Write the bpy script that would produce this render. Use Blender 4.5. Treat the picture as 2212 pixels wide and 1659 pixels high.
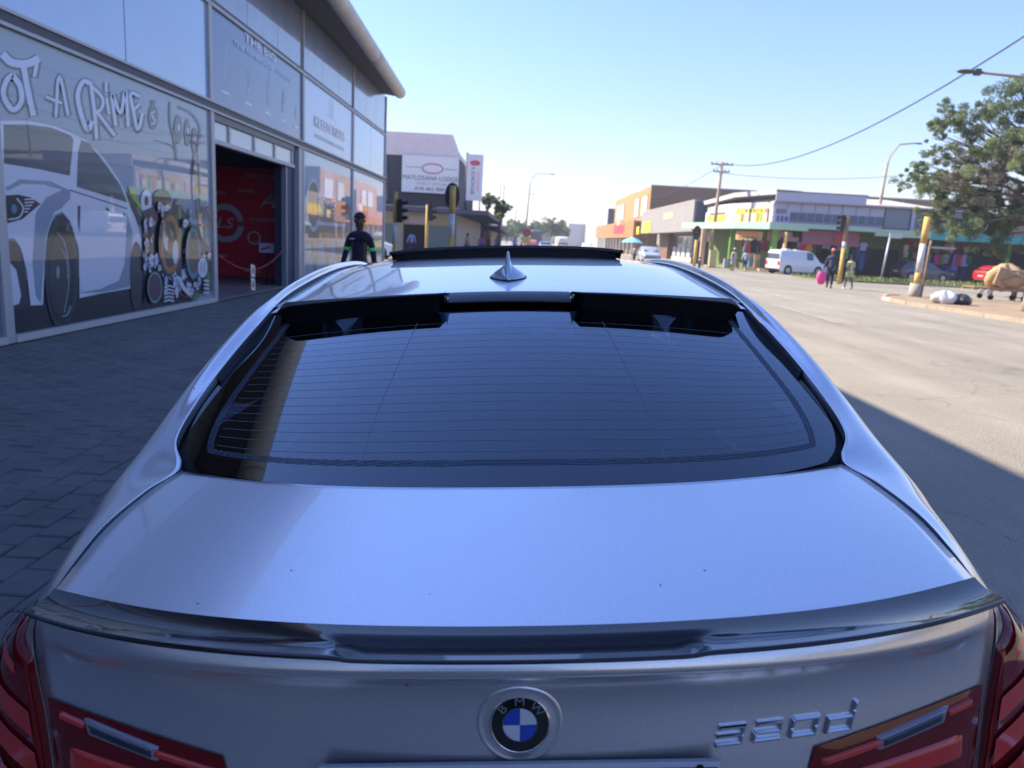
import bpy, bmesh, math, random
from math import sin, cos, pi, radians as rad, sqrt, exp
from mathutils import Vector, Matrix
random.seed(7)
sc = bpy.context.scene
for o in list(bpy.data.objects): bpy.data.objects.remove(o)
C = sc.collection

# ---------------------------------------------------------------- camera, world, sun, exposure
CAM_H = 1.515; FPX = 1600.0; ROLL = 0.055; PITCH = 0.19343; YAW = 0.004774
_r = Vector((cos(YAW), sin(YAW), 0)); _f = Vector((-sin(YAW)*cos(PITCH), cos(YAW)*cos(PITCH), -sin(PITCH)))
_u = _r.cross(_f)
_cx = _r*cos(ROLL) + _u*sin(ROLL); _cy = -_r*sin(ROLL) + _u*cos(ROLL)
cam = bpy.data.cameras.new('camera'); camo = bpy.data.objects.new('camera', cam); C.objects.link(camo)
m = Matrix((_cx, _cy, -_f)).transposed().to_4x4(); m.translation = Vector((0, 0, CAM_H)); camo.matrix_world = m
cam.sensor_width = 36.0; cam.lens = 36.0*FPX/2212; cam.clip_start = 0.05; cam.clip_end = 3000
cam.dof.use_dof = True; cam.dof.focus_distance = 1.45; cam.dof.aperture_fstop = 6.3
sc.camera = camo
SUN_EL = rad(39.5); SUN_AZ = rad(-70)            # azimuth clockwise from +Y
world = bpy.data.worlds.new('World'); sc.world = world; world.use_nodes = True
wn = world.node_tree; wn.nodes.clear()
sky = wn.nodes.new('ShaderNodeTexSky'); sky.sky_type = 'NISHITA'; sky.sun_disc = False
sky.sun_elevation = SUN_EL; sky.sun_rotation = SUN_AZ % (2*pi); sky.air_density = 1.6; sky.dust_density = 0.05; sky.ozone_density = 6.0; sky.altitude = 0
bg = wn.nodes.new('ShaderNodeBackground'); bg.inputs[1].default_value = 0.098
wo = wn.nodes.new('ShaderNodeOutputWorld'); tn = wn.nodes.new('ShaderNodeVectorMath'); tn.operation = 'MULTIPLY'; tn.inputs[1].default_value = (0.99, 0.935, 1.27)   # white balance of the camera
wn.links.new(sky.outputs[0], tn.inputs[0]); wn.links.new(tn.outputs[0], bg.inputs[0]); wn.links.new(bg.outputs[0], wo.inputs[0])
sun = bpy.data.lights.new('sun', 'SUN'); sun.energy = 5.0; sun.angle = rad(0.53); sun.color = (1.0, 0.90, 0.74)
suno = bpy.data.objects.new('sun', sun); C.objects.link(suno)
sd = Vector((sin(SUN_AZ)*cos(SUN_EL), cos(SUN_AZ)*cos(SUN_EL), sin(SUN_EL)))
suno.rotation_euler = sd.to_track_quat('Z', 'Y').to_euler(); suno.location = (-20, 10, 30)
sc.view_settings.view_transform = 'Standard'; sc.view_settings.look = 'None'; sc.view_settings.gamma = 1.0
sc.view_settings.use_curve_mapping = False; sc.view_settings.exposure = 1.15
sc.render.engine = 'CYCLES'; sc.cycles.use_denoising = True
sc.cycles.max_bounces = 8; sc.cycles.transparent_max_bounces = 12; sc.cycles.sample_clamp_indirect = 6
sc.cycles.caustics_reflective = False; sc.cycles.caustics_refractive = False

# ---------------------------------------------------------------- helpers
def cross_ray(px, py):                     # direction (X right, Y forward, Z up) through a point of the 2212x1659 view
    a, b = px-1106.0, py-829.5
    return _cx*a - _cy*b + _f*FPX
def on_wall(px, py, X):                    # where that direction meets the wall plane at X: (Y, z)
    d = cross_ray(px, py); s = X/d.x; return (d.y*s, CAM_H + d.z*s)
def at_depth(px, py, Y):                   # where it meets the plane at distance Y: (X, z)
    d = cross_ray(px, py); s = Y/d.y; return (d.x*s, CAM_H + d.z*s)

MATS = {}
def mat(name, col, rough=0.6, metal=0.0, coat=0.0, noise=0.0, nscale=6.0, bump=0.0, bscale=60.0, spec=0.5, emis=None, coat_rough=0.03, nmax=None, space='obj'):
    if name in MATS: return MATS[name]
    M = bpy.data.materials.new(name); M.use_nodes = True; nt = M.node_tree; b = nt.nodes['Principled BSDF']
    b.inputs['Base Color'].default_value = (*col, 1); b.inputs['Roughness'].default_value = rough; b.inputs['Metallic'].default_value = metal
    b.inputs['Coat Weight'].default_value = coat; b.inputs['Coat Roughness'].default_value = coat_rough; b.inputs['Specular IOR Level'].default_value = spec
    if emis: b.inputs['Emission Color'].default_value = (*emis[:3], 1); b.inputs['Emission Strength'].default_value = emis[3]
    if noise or bump:
        tc = nt.nodes.new('ShaderNodeTexCoord') if space == 'obj' else nt.nodes.new('ShaderNodeNewGeometry')
        src = tc.outputs['Object'] if space == 'obj' else tc.outputs['Position']
    if noise:
        n = nt.nodes.new('ShaderNodeTexNoise'); n.inputs['Scale'].default_value = nscale; n.inputs['Detail'].default_value = 6; n.inputs['Roughness'].default_value = 0.65
        nt.links.new(src, n.inputs['Vector'])
        r = nt.nodes.new('ShaderNodeMapRange'); r.inputs[1].default_value = 0.3; r.inputs[2].default_value = 0.7
        r.inputs[3].default_value = 1-noise; r.inputs[4].default_value = 1+noise
        nt.links.new(n.outputs['Fac'], r.inputs[0])
        mx = nt.nodes.new('ShaderNodeVectorMath'); mx.operation = 'SCALE'; mx.inputs[0].default_value = col
        nt.links.new(r.outputs[0], mx.inputs['Scale']); nt.links.new(mx.outputs[0], b.inputs['Base Color'])
    if bump:
        n2 = nt.nodes.new('ShaderNodeTexNoise'); n2.inputs['Scale'].default_value = bscale; n2.inputs['Detail'].default_value = 4
        nt.links.new(src, n2.inputs['Vector'])
        bp = nt.nodes.new('ShaderNodeBump'); bp.inputs['Strength'].default_value = bump; bp.inputs['Distance'].default_value = 0.01
        nt.links.new(n2.outputs['Fac'], bp.inputs['Height']); nt.links.new(bp.outputs[0], b.inputs['Normal'])
    MATS[name] = M; return M

def glass_mat(name, tint, ior=1.5, boost=1.0, rough=0.0):
    if name in MATS: return MATS[name]
    M = bpy.data.materials.new(name); M.use_nodes = True; nt = M.node_tree; nt.nodes.clear()
    out = nt.nodes.new('ShaderNodeOutputMaterial'); mix = nt.nodes.new('ShaderNodeMixShader')
    tr = nt.nodes.new('ShaderNodeBsdfTransparent'); tr.inputs[0].default_value = (*tint, 1)
    gl = nt.nodes.new('ShaderNodeBsdfGlossy'); gl.inputs['Roughness'].default_value = rough; gl.inputs[0].default_value = (.84, .93, 1, 1)
    fr = nt.nodes.new('ShaderNodeFresnel'); fr.inputs[0].default_value = ior
    mu = nt.nodes.new('ShaderNodeMath'); mu.operation = 'MULTIPLY'; mu.inputs[1].default_value = boost; mu.use_clamp = True
    nt.links.new(fr.outputs[0], mu.inputs[0]); nt.links.new(mu.outputs[0], mix.inputs[0])
    nt.links.new(tr.outputs[0], mix.inputs[1]); nt.links.new(gl.outputs[0], mix.inputs[2]); nt.links.new(mix.outputs[0], out.inputs[0])
    MATS[name] = M; return M

def attr_mat(name, rough=0.7, attr='tint', coat=0.0, trans=0.0):
    if name in MATS: return MATS[name]
    M = bpy.data.materials.new(name); M.use_nodes = True; nt = M.node_tree; b = nt.nodes['Principled BSDF']
    a = nt.nodes.new('ShaderNodeAttribute'); a.attribute_name = attr
    nt.links.new(a.outputs['Color'], b.inputs['Base Color']); b.inputs['Roughness'].default_value = rough; b.inputs['Coat Weight'].default_value = coat
    if trans:
        t = nt.nodes.new('ShaderNodeBsdfTranslucent'); nt.links.new(a.outputs['Color'], t.inputs[0])
        mx = nt.nodes.new('ShaderNodeMixShader'); mx.inputs[0].default_value = trans
        nt.links.new(b.outputs[0], mx.inputs[1]); nt.links.new(t.outputs[0], mx.inputs[2]); nt.links.new(mx.outputs[0], nt.nodes['Material Output'].inputs[0])
    MATS[name] = M; return M

def tag(o, label=None, cat=None, group=None, kind=None):
    if label: o['label'] = label
    if cat: o['category'] = cat
    if group: o['group'] = group
    if kind: o['kind'] = kind
    return o
def empty(name, loc=(0, 0, 0), rz=0, label=None, cat=None, group=None):
    o = bpy.data.objects.new(name, None); C.objects.link(o); o.location = loc; o.rotation_euler = (0, 0, rz); o.empty_display_size = 0.2
    return tag(o, label, cat, group)

class MB:
    def __init__(s): s.v = []; s.f = []; s.mi = []; s.cur = 0; s.smooth = []
    def face(s, idx, sm=False): s.f.append(tuple(idx)); s.mi.append(s.cur); s.smooth.append(sm)
    def poly(s, pts, sm=False):
        b = len(s.v); s.v += [tuple(p) for p in pts]; s.face(range(b, b+len(pts)), sm); return s
    def box(s, x0, x1, y0, y1, z0, z1, mtx=None):
        b = len(s.v); P = [(x, y, z) for z in (z0, z1) for x, y in ((x0, y0), (x1, y0), (x1, y1), (x0, y1))]
        if mtx: P = [tuple(mtx @ Vector(p)) for p in P]
        s.v += P
        for q in ((3, 2, 1, 0), (4, 5, 6, 7), (0, 1, 5, 4), (1, 2, 6, 5), (2, 3, 7, 6), (3, 0, 4, 7)): s.face([b+i for i in q])
        return s
    def tube(s, pts, rad_, n=10, caps=True, sm=True):
        pts = [Vector(p) for p in pts]; R = rad_ if isinstance(rad_, (list, tuple)) else [rad_]*len(pts); rings = []
        for i, p in enumerate(pts):
            d = (pts[min(i+1, len(pts)-1)] - pts[max(i-1, 0)]).normalized()
            a = d.cross(Vector((0, 0, 1)) if abs(d.z) < 0.95 else Vector((1, 0, 0))).normalized(); c = d.cross(a)
            b = len(s.v); rings.append(b)
            for k in range(n): s.v.append(tuple(p + (a*cos(2*pi*k/n) + c*sin(2*pi*k/n))*R[i]))
        for i in range(len(rings)-1):
            for k in range(n):
                k2 = (k+1) % n; s.face((rings[i]+k, rings[i]+k2, rings[i+1]+k2, rings[i+1]+k), sm)
        if caps: s.face([rings[0]+k for k in range(n)][::-1]); s.face([rings[-1]+k for k in range(n)])
        return s
    def prism(s, poly, z0, z1, f=lambda u, v, w: (u, v, w)):     # polygon (u,v) pushed along w
        n = len(poly); b = len(s.v); s.v += [f(u, v, z0) for u, v in poly] + [f(u, v, z1) for u, v in poly]
        s.face([b+i for i in range(n)][::-1]); s.face([b+n+i for i in range(n)])
        for i in range(n): j = (i+1) % n; s.face((b+i, b+j, b+n+j, b+n+i))
        return s
    def grid(s, P, sm=True, flip=False):
        b = len(s.v); nr, nc = len(P), len(P[0]); s.v += [tuple(p) for row in P for p in row]
        for i in range(nr-1):
            for j in range(nc-1):
                q = (b+i*nc+j, b+i*nc+j+1, b+(i+1)*nc+j+1, b+(i+1)*nc+j)
                s.face(q[::-1] if flip else q, sm)
        return s
    def ball(s, c, r, n=10, mset=None):
        P = []
        for i in range(n+1):
            t = pi*i/n; P.append([(c[0]+r[0]*sin(t)*cos(2*pi*k/(2*n)), c[1]+r[1]*sin(t)*sin(2*pi*k/(2*n)), c[2]+r[2]*cos(t)) for k in range(2*n+1)])
        return s.grid(P)
    def build(s, name, mats, parent=None, recalc=True, loc=None):
        me = bpy.data.meshes.new(name); me.from_pydata(s.v, [], s.f)
        for m_ in (mats if isinstance(mats, (list, tuple)) else [mats]): me.materials.append(m_)
        me.polygons.foreach_set('material_index', s.mi); me.polygons.foreach_set('use_smooth', s.smooth)
        if recalc:
            bm = bmesh.new(); bm.from_mesh(me)
            if any(s.smooth): bmesh.ops.remove_doubles(bm, verts=bm.verts, dist=1e-6)
            bmesh.ops.recalc_face_normals(bm, faces=bm.faces); bm.to_mesh(me); bm.free()
        me.update()
        o = bpy.data.objects.new(name, me); C.objects.link(o)
        if parent: o.parent = parent
        if loc: o.location = loc
        return o
def box(name, m_, x0, x1, y0, y1, z0, z1, parent=None): return MB().box(x0, x1, y0, y1, z0, z1).build(name, m_, parent)
def copy_tree(o, parent=None):
    c = o.copy(); C.objects.link(c); c.parent = parent
    for ch in list(o.children): copy_tree(ch, c)
    return c

FONT_CACHE = {}
def text_mesh(s, size, extrude=0.0, sx=1.0, shear=0.0, bold=0.0):
    k = (s, size, extrude, sx, shear, bold)
    if k in FONT_CACHE: return FONT_CACHE[k]
    cu = bpy.data.curves.new('t', 'FONT'); cu.body = s; cu.size = size; cu.extrude = extrude; cu.align_x = 'CENTER'; cu.align_y = 'CENTER'; cu.shear = shear; cu.offset = bold; cu.resolution_u = 3
    o = bpy.data.objects.new('t', cu); C.objects.link(o); bpy.context.view_layer.update()
    me = bpy.data.meshes.new_from_object(o.evaluated_get(bpy.context.evaluated_depsgraph_get()))
    bpy.data.objects.remove(o)
    for v in me.vertices: v.co.x *= sx
    FONT_CACHE[k] = me; return me
def text(s, name, m_, loc, xdir, ydir, size, parent=None, extrude=0.0, sx=1.0, shear=0.0, bold=0.0, mirror=False):
    me = text_mesh(s, size, extrude, sx, shear, bold).copy(); me.materials.clear(); me.materials.append(m_)
    o = bpy.data.objects.new(name, me); C.objects.link(o)
    x = Vector(xdir).normalized(); y = Vector(ydir).normalized(); z = x.cross(y)
    if mirror: x = -x
    M = Matrix((x, y, z)).transposed().to_4x4(); M.translation = Vector(loc); o.matrix_world = M
    if parent: o.parent = parent
    return o

def crom(p0, p1, p2, p3, t): return 0.5*((2*p1) + (-p0+p2)*t + (2*p0-5*p1+4*p2-p3)*t*t + (-p0+3*p1-3*p2+p3)*t**3)
def spl(pts, t):                                     # Catmull-Rom through pts (Vectors or floats), t in 0..n-1
    n = len(pts); i = min(int(t), n-2); i = max(i, 0); f = t-i
    p1, p2 = pts[i], pts[i+1]; p0 = pts[i-1] if i > 0 else p1*2-p2; p3 = pts[i+2] if i+2 < n else p2*2-p1
    return crom(p0, p1, p2, p3, f)
def interp(tab, x):                                  # smooth table lookup [(x, y)...]
    if x <= tab[0][0]: return tab[0][1]
    if x >= tab[-1][0]: return tab[-1][1]
    for i in range(len(tab)-1):
        x0, y0 = tab[i]; x1, y1 = tab[i+1]
        if x0 <= x <= x1:
            t = (x-x0)/(x1-x0)
            ma = (y1-tab[i-1][1])/(x1-tab[i-1][0]) if i > 0 else (y1-y0)/(x1-x0)
            mb = (tab[i+2][1]-y0)/(tab[i+2][0]-x0) if i+2 < len(tab) else (y1-y0)/(x1-x0)
            h = x1-x0
            return (2*t**3-3*t*t+1)*y0 + (t**3-2*t*t+t)*h*ma + (-2*t**3+3*t*t)*y1 + (t**3-t*t)*h*mb

# ---------------------------------------------------------------- ground, road, kerbs
def asphalt(name, col, dark=0.0):
    M = mat(name, col, rough=0.9, noise=0.16, nscale=0.35, space='geo')
    nt = M.node_tree; b = nt.nodes['Principled BSDF']; g = nt.nodes.new('ShaderNodeNewGeometry')
    v = nt.nodes.new('ShaderNodeTexVoronoi'); v.inputs['Scale'].default_value = 75; nt.links.new(g.outputs['Position'], v.inputs['Vector'])
    n = nt.nodes.new('ShaderNodeTexNoise'); n.inputs['Scale'].default_value = 120; n.inputs['Detail'].default_value = 3; nt.links.new(g.outputs['Position'], n.inputs['Vector'])
    cur = b.inputs['Base Color'].links[0].from_socket
    r = nt.nodes.new('ShaderNodeMapRange'); r.inputs[1].default_value = 0.3; r.inputs[2].default_value = 0.7; r.inputs[3].default_value = 0.72; r.inputs[4].default_value = 1.28
    nt.links.new(n.outputs['Fac'], r.inputs[0])
    sc_ = nt.nodes.new('ShaderNodeVectorMath'); sc_.operation = 'SCALE'; nt.links.new(cur, sc_.inputs[0]); nt.links.new(r.outputs[0], sc_.inputs['Scale']); nt.links.new(sc_.outputs[0], b.inputs['Base Color'])
    def scale_by(fac):
        q = nt.nodes.new('ShaderNodeVectorMath'); q.operation = 'SCALE'; nt.links.new(b.inputs['Base Color'].links[0].from_socket, q.inputs[0]); nt.links.new(fac, q.inputs['Scale']); nt.links.new(q.outputs[0], b.inputs['Base Color'])
    mp = nt.nodes.new('ShaderNodeMapping'); mp.inputs['Scale'].default_value = (1.1, .06, 1); nt.links.new(g.outputs['Position'], mp.inputs[0])
    ns = nt.nodes.new('ShaderNodeTexNoise'); ns.inputs['Scale'].default_value = 1.0; ns.inputs['Detail'].default_value = 5; nt.links.new(mp.outputs[0], ns.inputs['Vector'])
    rs_ = nt.nodes.new('ShaderNodeMapRange'); rs_.inputs[1].default_value = .3; rs_.inputs[2].default_value = .7; rs_.inputs[3].default_value = .84; rs_.inputs[4].default_value = 1.14; nt.links.new(ns.outputs['Fac'], rs_.inputs[0]); scale_by(rs_.outputs[0])
    nd = nt.nodes.new('ShaderNodeTexNoise'); nd.inputs['Scale'].default_value = 1.7; nd.inputs['Detail'].default_value = 6; nt.links.new(g.outputs['Position'], nd.inputs['Vector'])
    ad = nt.nodes.new('ShaderNodeVectorMath'); ad.operation = 'ADD'; nt.links.new(g.outputs['Position'], ad.inputs[0]); nt.links.new(nd.outputs['Color'], ad.inputs[1])
    vc = nt.nodes.new('ShaderNodeTexVoronoi'); vc.feature = 'DISTANCE_TO_EDGE'; vc.inputs['Scale'].default_value = .33; nt.links.new(ad.outputs[0], vc.inputs['Vector'])
    rc = nt.nodes.new('ShaderNodeMapRange'); rc.inputs[1].default_value = .001; rc.inputs[2].default_value = .006; rc.inputs[3].default_value = .72; rc.inputs[4].default_value = 1; nt.links.new(vc.outputs['Distance'], rc.inputs[0]); scale_by(rc.outputs[0])
    nb = nt.nodes.new('ShaderNodeTexNoise'); nb.inputs['Scale'].default_value = .9; nb.inputs['Detail'].default_value = 3; nt.links.new(g.outputs['Position'], nb.inputs['Vector'])
    rb = nt.nodes.new('ShaderNodeMapRange'); rb.inputs[1].default_value = .66; rb.inputs[2].default_value = .74; rb.inputs[3].default_value = 1; rb.inputs[4].default_value = .78; nt.links.new(nb.outputs['Fac'], rb.inputs[0]); scale_by(rb.outputs[0])
    bp = nt.nodes.new('ShaderNodeBump'); bp.inputs['Strength'].default_value = 0.7; bp.inputs['Distance'].default_value = 0.008
    nt.links.new(v.outputs['Distance'], bp.inputs['Height']); nt.links.new(bp.outputs[0], b.inputs['Normal'])
    return M
M_road = asphalt('asphalt_dusty', (0.285, 0.25, 0.195))
M_sand = mat('sandy_soil', (0.30, 0.215, 0.135), 0.95, noise=0.25, nscale=1.5, bump=0.5, bscale=12, space='geo')
M_ground = mat('dry_ground', (0.24, 0.19, 0.13), 0.95, noise=0.2, nscale=0.2, space='geo')
M_conc = mat('concrete', (0.36, 0.32, 0.27), 0.9, noise=0.15, nscale=3, bump=0.3, space='geo')
M_kerb = mat('kerb_concrete', (0.34, 0.275, 0.195), 0.9, noise=0.2, nscale=5, bump=0.3, space='geo')
M_kerbred = mat('kerb_red_paint', (0.40, 0.17, 0.10), 0.85, noise=0.3, nscale=8, space='geo')
M_kerbwhite = mat('kerb_white_paint', (0.45, 0.39, 0.31), 0.85, noise=0.3, nscale=8, space='geo')
M_line = mat('road_paint', (0.36, 0.34, 0.30), 0.85, noise=0.45, nscale=7, space='geo')
M_grass = mat('grass_soil', (0.13, 0.13, 0.05), 0.95, noise=0.3, nscale=2, space='geo')

g = MB().poly([(-900, -300, -0.14), (900, -300, -0.14), (900, 2200, -0.14), (-900, 2200, -0.14)]).build('ground', M_ground); tag(g, kind='structure')
prof = [(-0.86, -0.055), (-0.4, -0.035), (0.9, 0.045), (2.5, 0.06), (5.5, 0.07), (8.5, 0.05), (11.5, 0.01), (14.5, -0.004), (90, -0.004)]
rows = []
for y in [-60, -30, -15, -5, 0, 3, 6, 10, 20, 33, 50, 90, 200, 600, 1500]:
    rows.append([(x, y, z) for x, z in prof])
r_ = MB().grid(rows, sm=True).build('road', M_road); tag(r_, kind='structure')
side = MB().poly([(-60, 33.2, -0.008), (-0.86, 33.2, -0.008), (-0.86, 47.5, -0.008), (-60, 47.5, -0.008)]).build('side_road', M_road); tag(side, kind='structure')
pv = box('pavement', mat('bedding_sand', (0.045, 0.043, 0.04), 0.95, noise=0.2, nscale=5, space='geo'), -8.2, -1.02, -14, 33.0, -0.1, -0.012); tag(pv, kind='structure')
pv2 = box('pavement', M_conc, -30, -2.2, 47.6, 700, -0.1, 0.06); tag(pv2, kind='structure')
pv3 = MB().prism([(15.6, 71), (15.6, 1200), (60, 1200), (60, 62.8), (20.2, 62.8), (16.6, 66)], -0.1, 0.06).build('pavement', M_conc); tag(pv3, kind='structure')
# kerb row beside the paving
kerb = empty('kerb', (0, 0, 0)); tag(kerb, kind='structure')
kme = MB().box(-0.075, 0.075, -0.49, 0.49, -0.12, 0.0).build('kerb_stone', M_kerb, kerb); kme.location = (-0.94, -2.5, 0)
for i in range(1, 36):
    c = kme.copy(); C.objects.link(c); c.location = (-0.94 + random.uniform(-.004, .004), -2.5+i, random.uniform(-.003, .003))

# paving bricks: rows run along the street, half-bond
M_brick = mat('grey_paver', (0.155, 0.150, 0.142), 0.82, noise=0.22, nscale=2.3, bump=0.35, bscale=160, space='geo')
PW, PL, G_ = 0.178, 0.228, 0.0085
def brick_verts(cx, cy, dz=0, j=0):
    hw, hl = PW/2-G_/2, PL/2-G_/2; b = 0.007
    return [(cx+sx*hw, cy+sy*hl, -0.05) for sx, sy in ((-1, -1), (1, -1), (1, 1), (-1, 1))] + [(cx+sx*hw, cy+sy*hl, -0.007+dz) for sx, sy in ((-1, -1), (1, -1), (1, 1), (-1, 1))] + [(cx+sx*(hw-b), cy+sy*(hl-b), dz) for sx, sy in ((-1, -1), (1, -1), (1, 1), (-1, 1))]
BF = [(0, 1, 5, 4), (1, 2, 6, 5), (2, 3, 7, 6), (3, 0, 4, 7), (4, 5, 9, 8), (5, 6, 10, 9), (6, 7, 11, 10), (7, 4, 8, 11), (8, 9, 10, 11)]
cells = []
nr = int((5.9-1.02)/PW)
for i in range(nr):
    cx = -1.02 - PW*(i+0.5)
    for j in range(-50, 145):
        cy = PL*(j + 0.5*(i % 2)); cells.append((cx, cy))
def screen(x, y, z):
    v = Vector((x, y, z-CAM_H)); d = v.dot(_f)
    if d < 0.1: return None
    return 1106 + v.dot(_cx)/d*FPX, 829.5 - v.dot(_cy)/d*FPX
def seen(c):
    p = screen(c[0], c[1], 0)
    if p is None or p[0] < -30 or p[1] > 1690: return False
    xs = interp([(600, 640), (655, 560), (730, 480), (830, 400), (975, 300), (1115, 200), (1275, 105), (1400, 60)], p[1])
    return p[0] < xs + 25
vis = sorted([c for c in cells if seen(c)], key=lambda c: c[0]**2+c[1]**2)
near = set(vis[:298])
proto_b = None
for c in vis[:298]:
    if proto_b is None:
        mb = MB(); mb.v = brick_verts(0, 0); [mb.face(f) for f in BF]; proto_b = mb.build('paving_brick', M_brick, pv, recalc=False); o = proto_b
    else: o = proto_b.copy(); C.objects.link(o)
    o.location = (c[0], c[1], random.uniform(-.0035, .0025)); o.rotation_euler = (random.gauss(0, .006), random.gauss(0, .006), random.gauss(0, .008))
mb = MB()
for c in cells:
    if c in near: continue
    b = len(mb.v); mb.v += brick_verts(c[0]+random.gauss(0, .001), c[1]+random.gauss(0, .001), random.uniform(-.0035, .0025)); [mb.face([b+i for i in f]) for f in BF]
o = mb.build('paving_bricks', M_brick, pv, recalc=False); tag(o, kind='stuff')

# islands, verge, kerbs on the far side of the road
isl = MB().prism([(14.95, 30.35), (13.95, 28.6), (13.55, 26), (13.75, 23.5), (13.9, 20), (14.1, 10), (14.3, -60), (60, -60), (60, 31.2), (16.5, 31.3)], -0.1, 0.10).build('pavement', M_sand); tag(isl, kind='structure')
verge = MB().prism([(18.6, 47.2), (18.9, 52.5), (70, 55.5), (70, 49.0), (31, 47.8), (22, 46.8)], -0.1, 0.09).build('verge', M_grass); tag(verge, kind='structure')
kl = empty('kerb'); tag(kl, kind='structure')
ring = [(15.6, 30.9), (14.9, 30.35), (14.35, 29.5), (13.95, 28.6), (13.68, 27.4), (13.55, 26.0), (13.62, 24.8), (13.75, 23.5), (13.8, 22), (13.88, 20.5), (13.92, 19), (13.96, 17.5)]
for i in range(len(ring)-1):
    a, b = Vector(ring[i]), Vector(ring[i+1]); d = (b-a).normalized(); n = Vector((d.y, -d.x))*-0.16
    q = [a+d*.01, b-d*.01, b-d*.01-n, a+d*.01-n]
    mt = [M_kerbred, M_kerbwhite, M_kerbred, M_kerbwhite, M_kerb][i] if i < 4 else M_kerb
    MB().prism([(p.x, p.y) for p in q], -0.1, 0.125).build('kerb_stone', mt, kl)
for k in range(30):
    x0 = 18.6 + k*1.5
    MB().prism([(x0+.01, 46.9+k*.055), (x0+1.49, 46.95+k*.055), (x0+1.49, 47.1+k*.055), (x0+.01, 47.05+k*.055)], -0.1, 0.12).build('kerb_stone', M_kerb, kl)
# grass blades on the verge (uncountable)
mb = MB()
for _ in range(9000):
    x = random.uniform(18.9, 48); y = random.uniform(47.6, 52.4)+(x-19)*.05; h = random.uniform(.04, .16) if random.random() < .8 else .28; a = random.uniform(0, pi); w = random.uniform(.03, .07)
    mb.poly([(x-cos(a)*w, y-sin(a)*w, .08), (x+cos(a)*w, y+sin(a)*w, .08), (x+random.uniform(-.05, .05), y+random.uniform(-.05, .05), .08+h)])
o = mb.build('grass', mat('grass_blades', (0.16, 0.20, 0.06), 0.8, noise=0.35, nscale=1, space='geo'), recalc=False); tag(o, 'short patchy green grass along the raised verge across the road', 'grass', kind='stuff')
# painted lines
def line(pts, w, z=None):
    (x0, y0), (x1, y1) = pts; d = Vector((x1-x0, y1-y0)).normalized(); n = Vector((-d.y, d.x))*w/2
    h = lambda x: interp(prof, x)+0.006
    o = MB().poly([(x0-n.x, y0-n.y, h(x0)), (x0+n.x, y0+n.y, h(x0)), (x1+n.x, y1+n.y, h(x1)), (x1-n.x, y1-n.y, h(x1))]).build('road_marking', M_line); tag(o, kind='structure'); return o
line([(9.38, 33.2), (8.95, 21.3)], 0.14)
line([(7.3, 21.5), (7.1, 16.5)], 0.12)
line([(9.8, 46.5), (9.6, 39)], 0.14); line([(17.2, 40.3), (23.5, 34.2)], 0.35); line([(12.0, 42.2), (30.0, 41.0)], 0.16)

# ---------------------------------------------------------------- showroom on the left
WX = -5.95
def print_mat(name, col, coat=1.0):
    M = mat(name, col, rough=0.45, coat=coat, coat_rough=0.01); M.node_tree.nodes['Principled BSDF'].inputs['Coat IOR'].default_value = 1.5; return M
M_alu = mat('painted_aluminium', (0.46, 0.46, 0.47), 0.45, metal=0.2, noise=0.06, nscale=2, space='geo')
M_aludark = mat('dark_aluminium', (0.07, 0.07, 0.085), 0.5, metal=0.2)
M_film = mat('sky_tinted_film', (0.28, 0.42, 0.66), 0.35, coat=1.0, coat_rough=0.0, noise=0.06, nscale=0.6, space='geo'); M_film.node_tree.nodes['Principled BSDF'].inputs['Coat IOR'].default_value = 2.3  # light film with the blue of the reflected sky put into its colour
M_film2 = mat('grey_film_glass', (0.17, 0.20, 0.27), 0.4, coat=1.0, coat_rough=0.02, noise=0.22, nscale=1.6, space='geo'); M_film2.node_tree.nodes['Principled BSDF'].inputs['Coat IOR'].default_value = 2.0
M_wall = mat('showroom_plaster', (0.55, 0.53, 0.5), 0.9, noise=0.08, nscale=2)
M_gutter = mat('cream_gutter_sheet', (0.62, 0.57, 0.50), 0.55, noise=0.10, nscale=2.5, space='geo')
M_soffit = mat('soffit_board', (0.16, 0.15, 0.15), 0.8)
B = empty('showroom_building', (WX, 10, 0), label='long glass-fronted car accessory showroom with printed windows and cream rolled eave', cat='building')
def inB(o): o.parent = B; o.matrix_parent_inverse = Matrix.Translation((-WX, -10, 0)); return o
bays = [-15.0, -9.1, -3.25, 2.65, 8.5, 14.4, 20.25, 26.02, 31.95]
# body: wall blocks behind the panes, an open room behind the entrance bay
inB(box('wall', M_wall, -16, WX-.22, -15, 14.3, 0, 6.95)); inB(box('wall', M_wall, -16, WX-.22, 20.55, 32.1, 0, 6.95))
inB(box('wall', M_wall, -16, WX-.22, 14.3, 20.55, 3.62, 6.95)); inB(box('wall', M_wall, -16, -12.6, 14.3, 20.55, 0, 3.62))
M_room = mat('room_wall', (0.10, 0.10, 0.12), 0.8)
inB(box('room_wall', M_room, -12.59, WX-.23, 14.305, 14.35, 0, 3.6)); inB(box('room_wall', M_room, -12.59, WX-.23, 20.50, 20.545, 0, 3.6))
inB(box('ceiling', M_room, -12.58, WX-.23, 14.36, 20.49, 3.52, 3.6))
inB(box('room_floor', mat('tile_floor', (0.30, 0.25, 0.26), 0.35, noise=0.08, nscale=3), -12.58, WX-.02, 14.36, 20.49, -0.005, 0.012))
inB(box('end_wall', M_alu, WX-.20, WX-.02, 32.0, 32.12, 0, 6.95))
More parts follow.
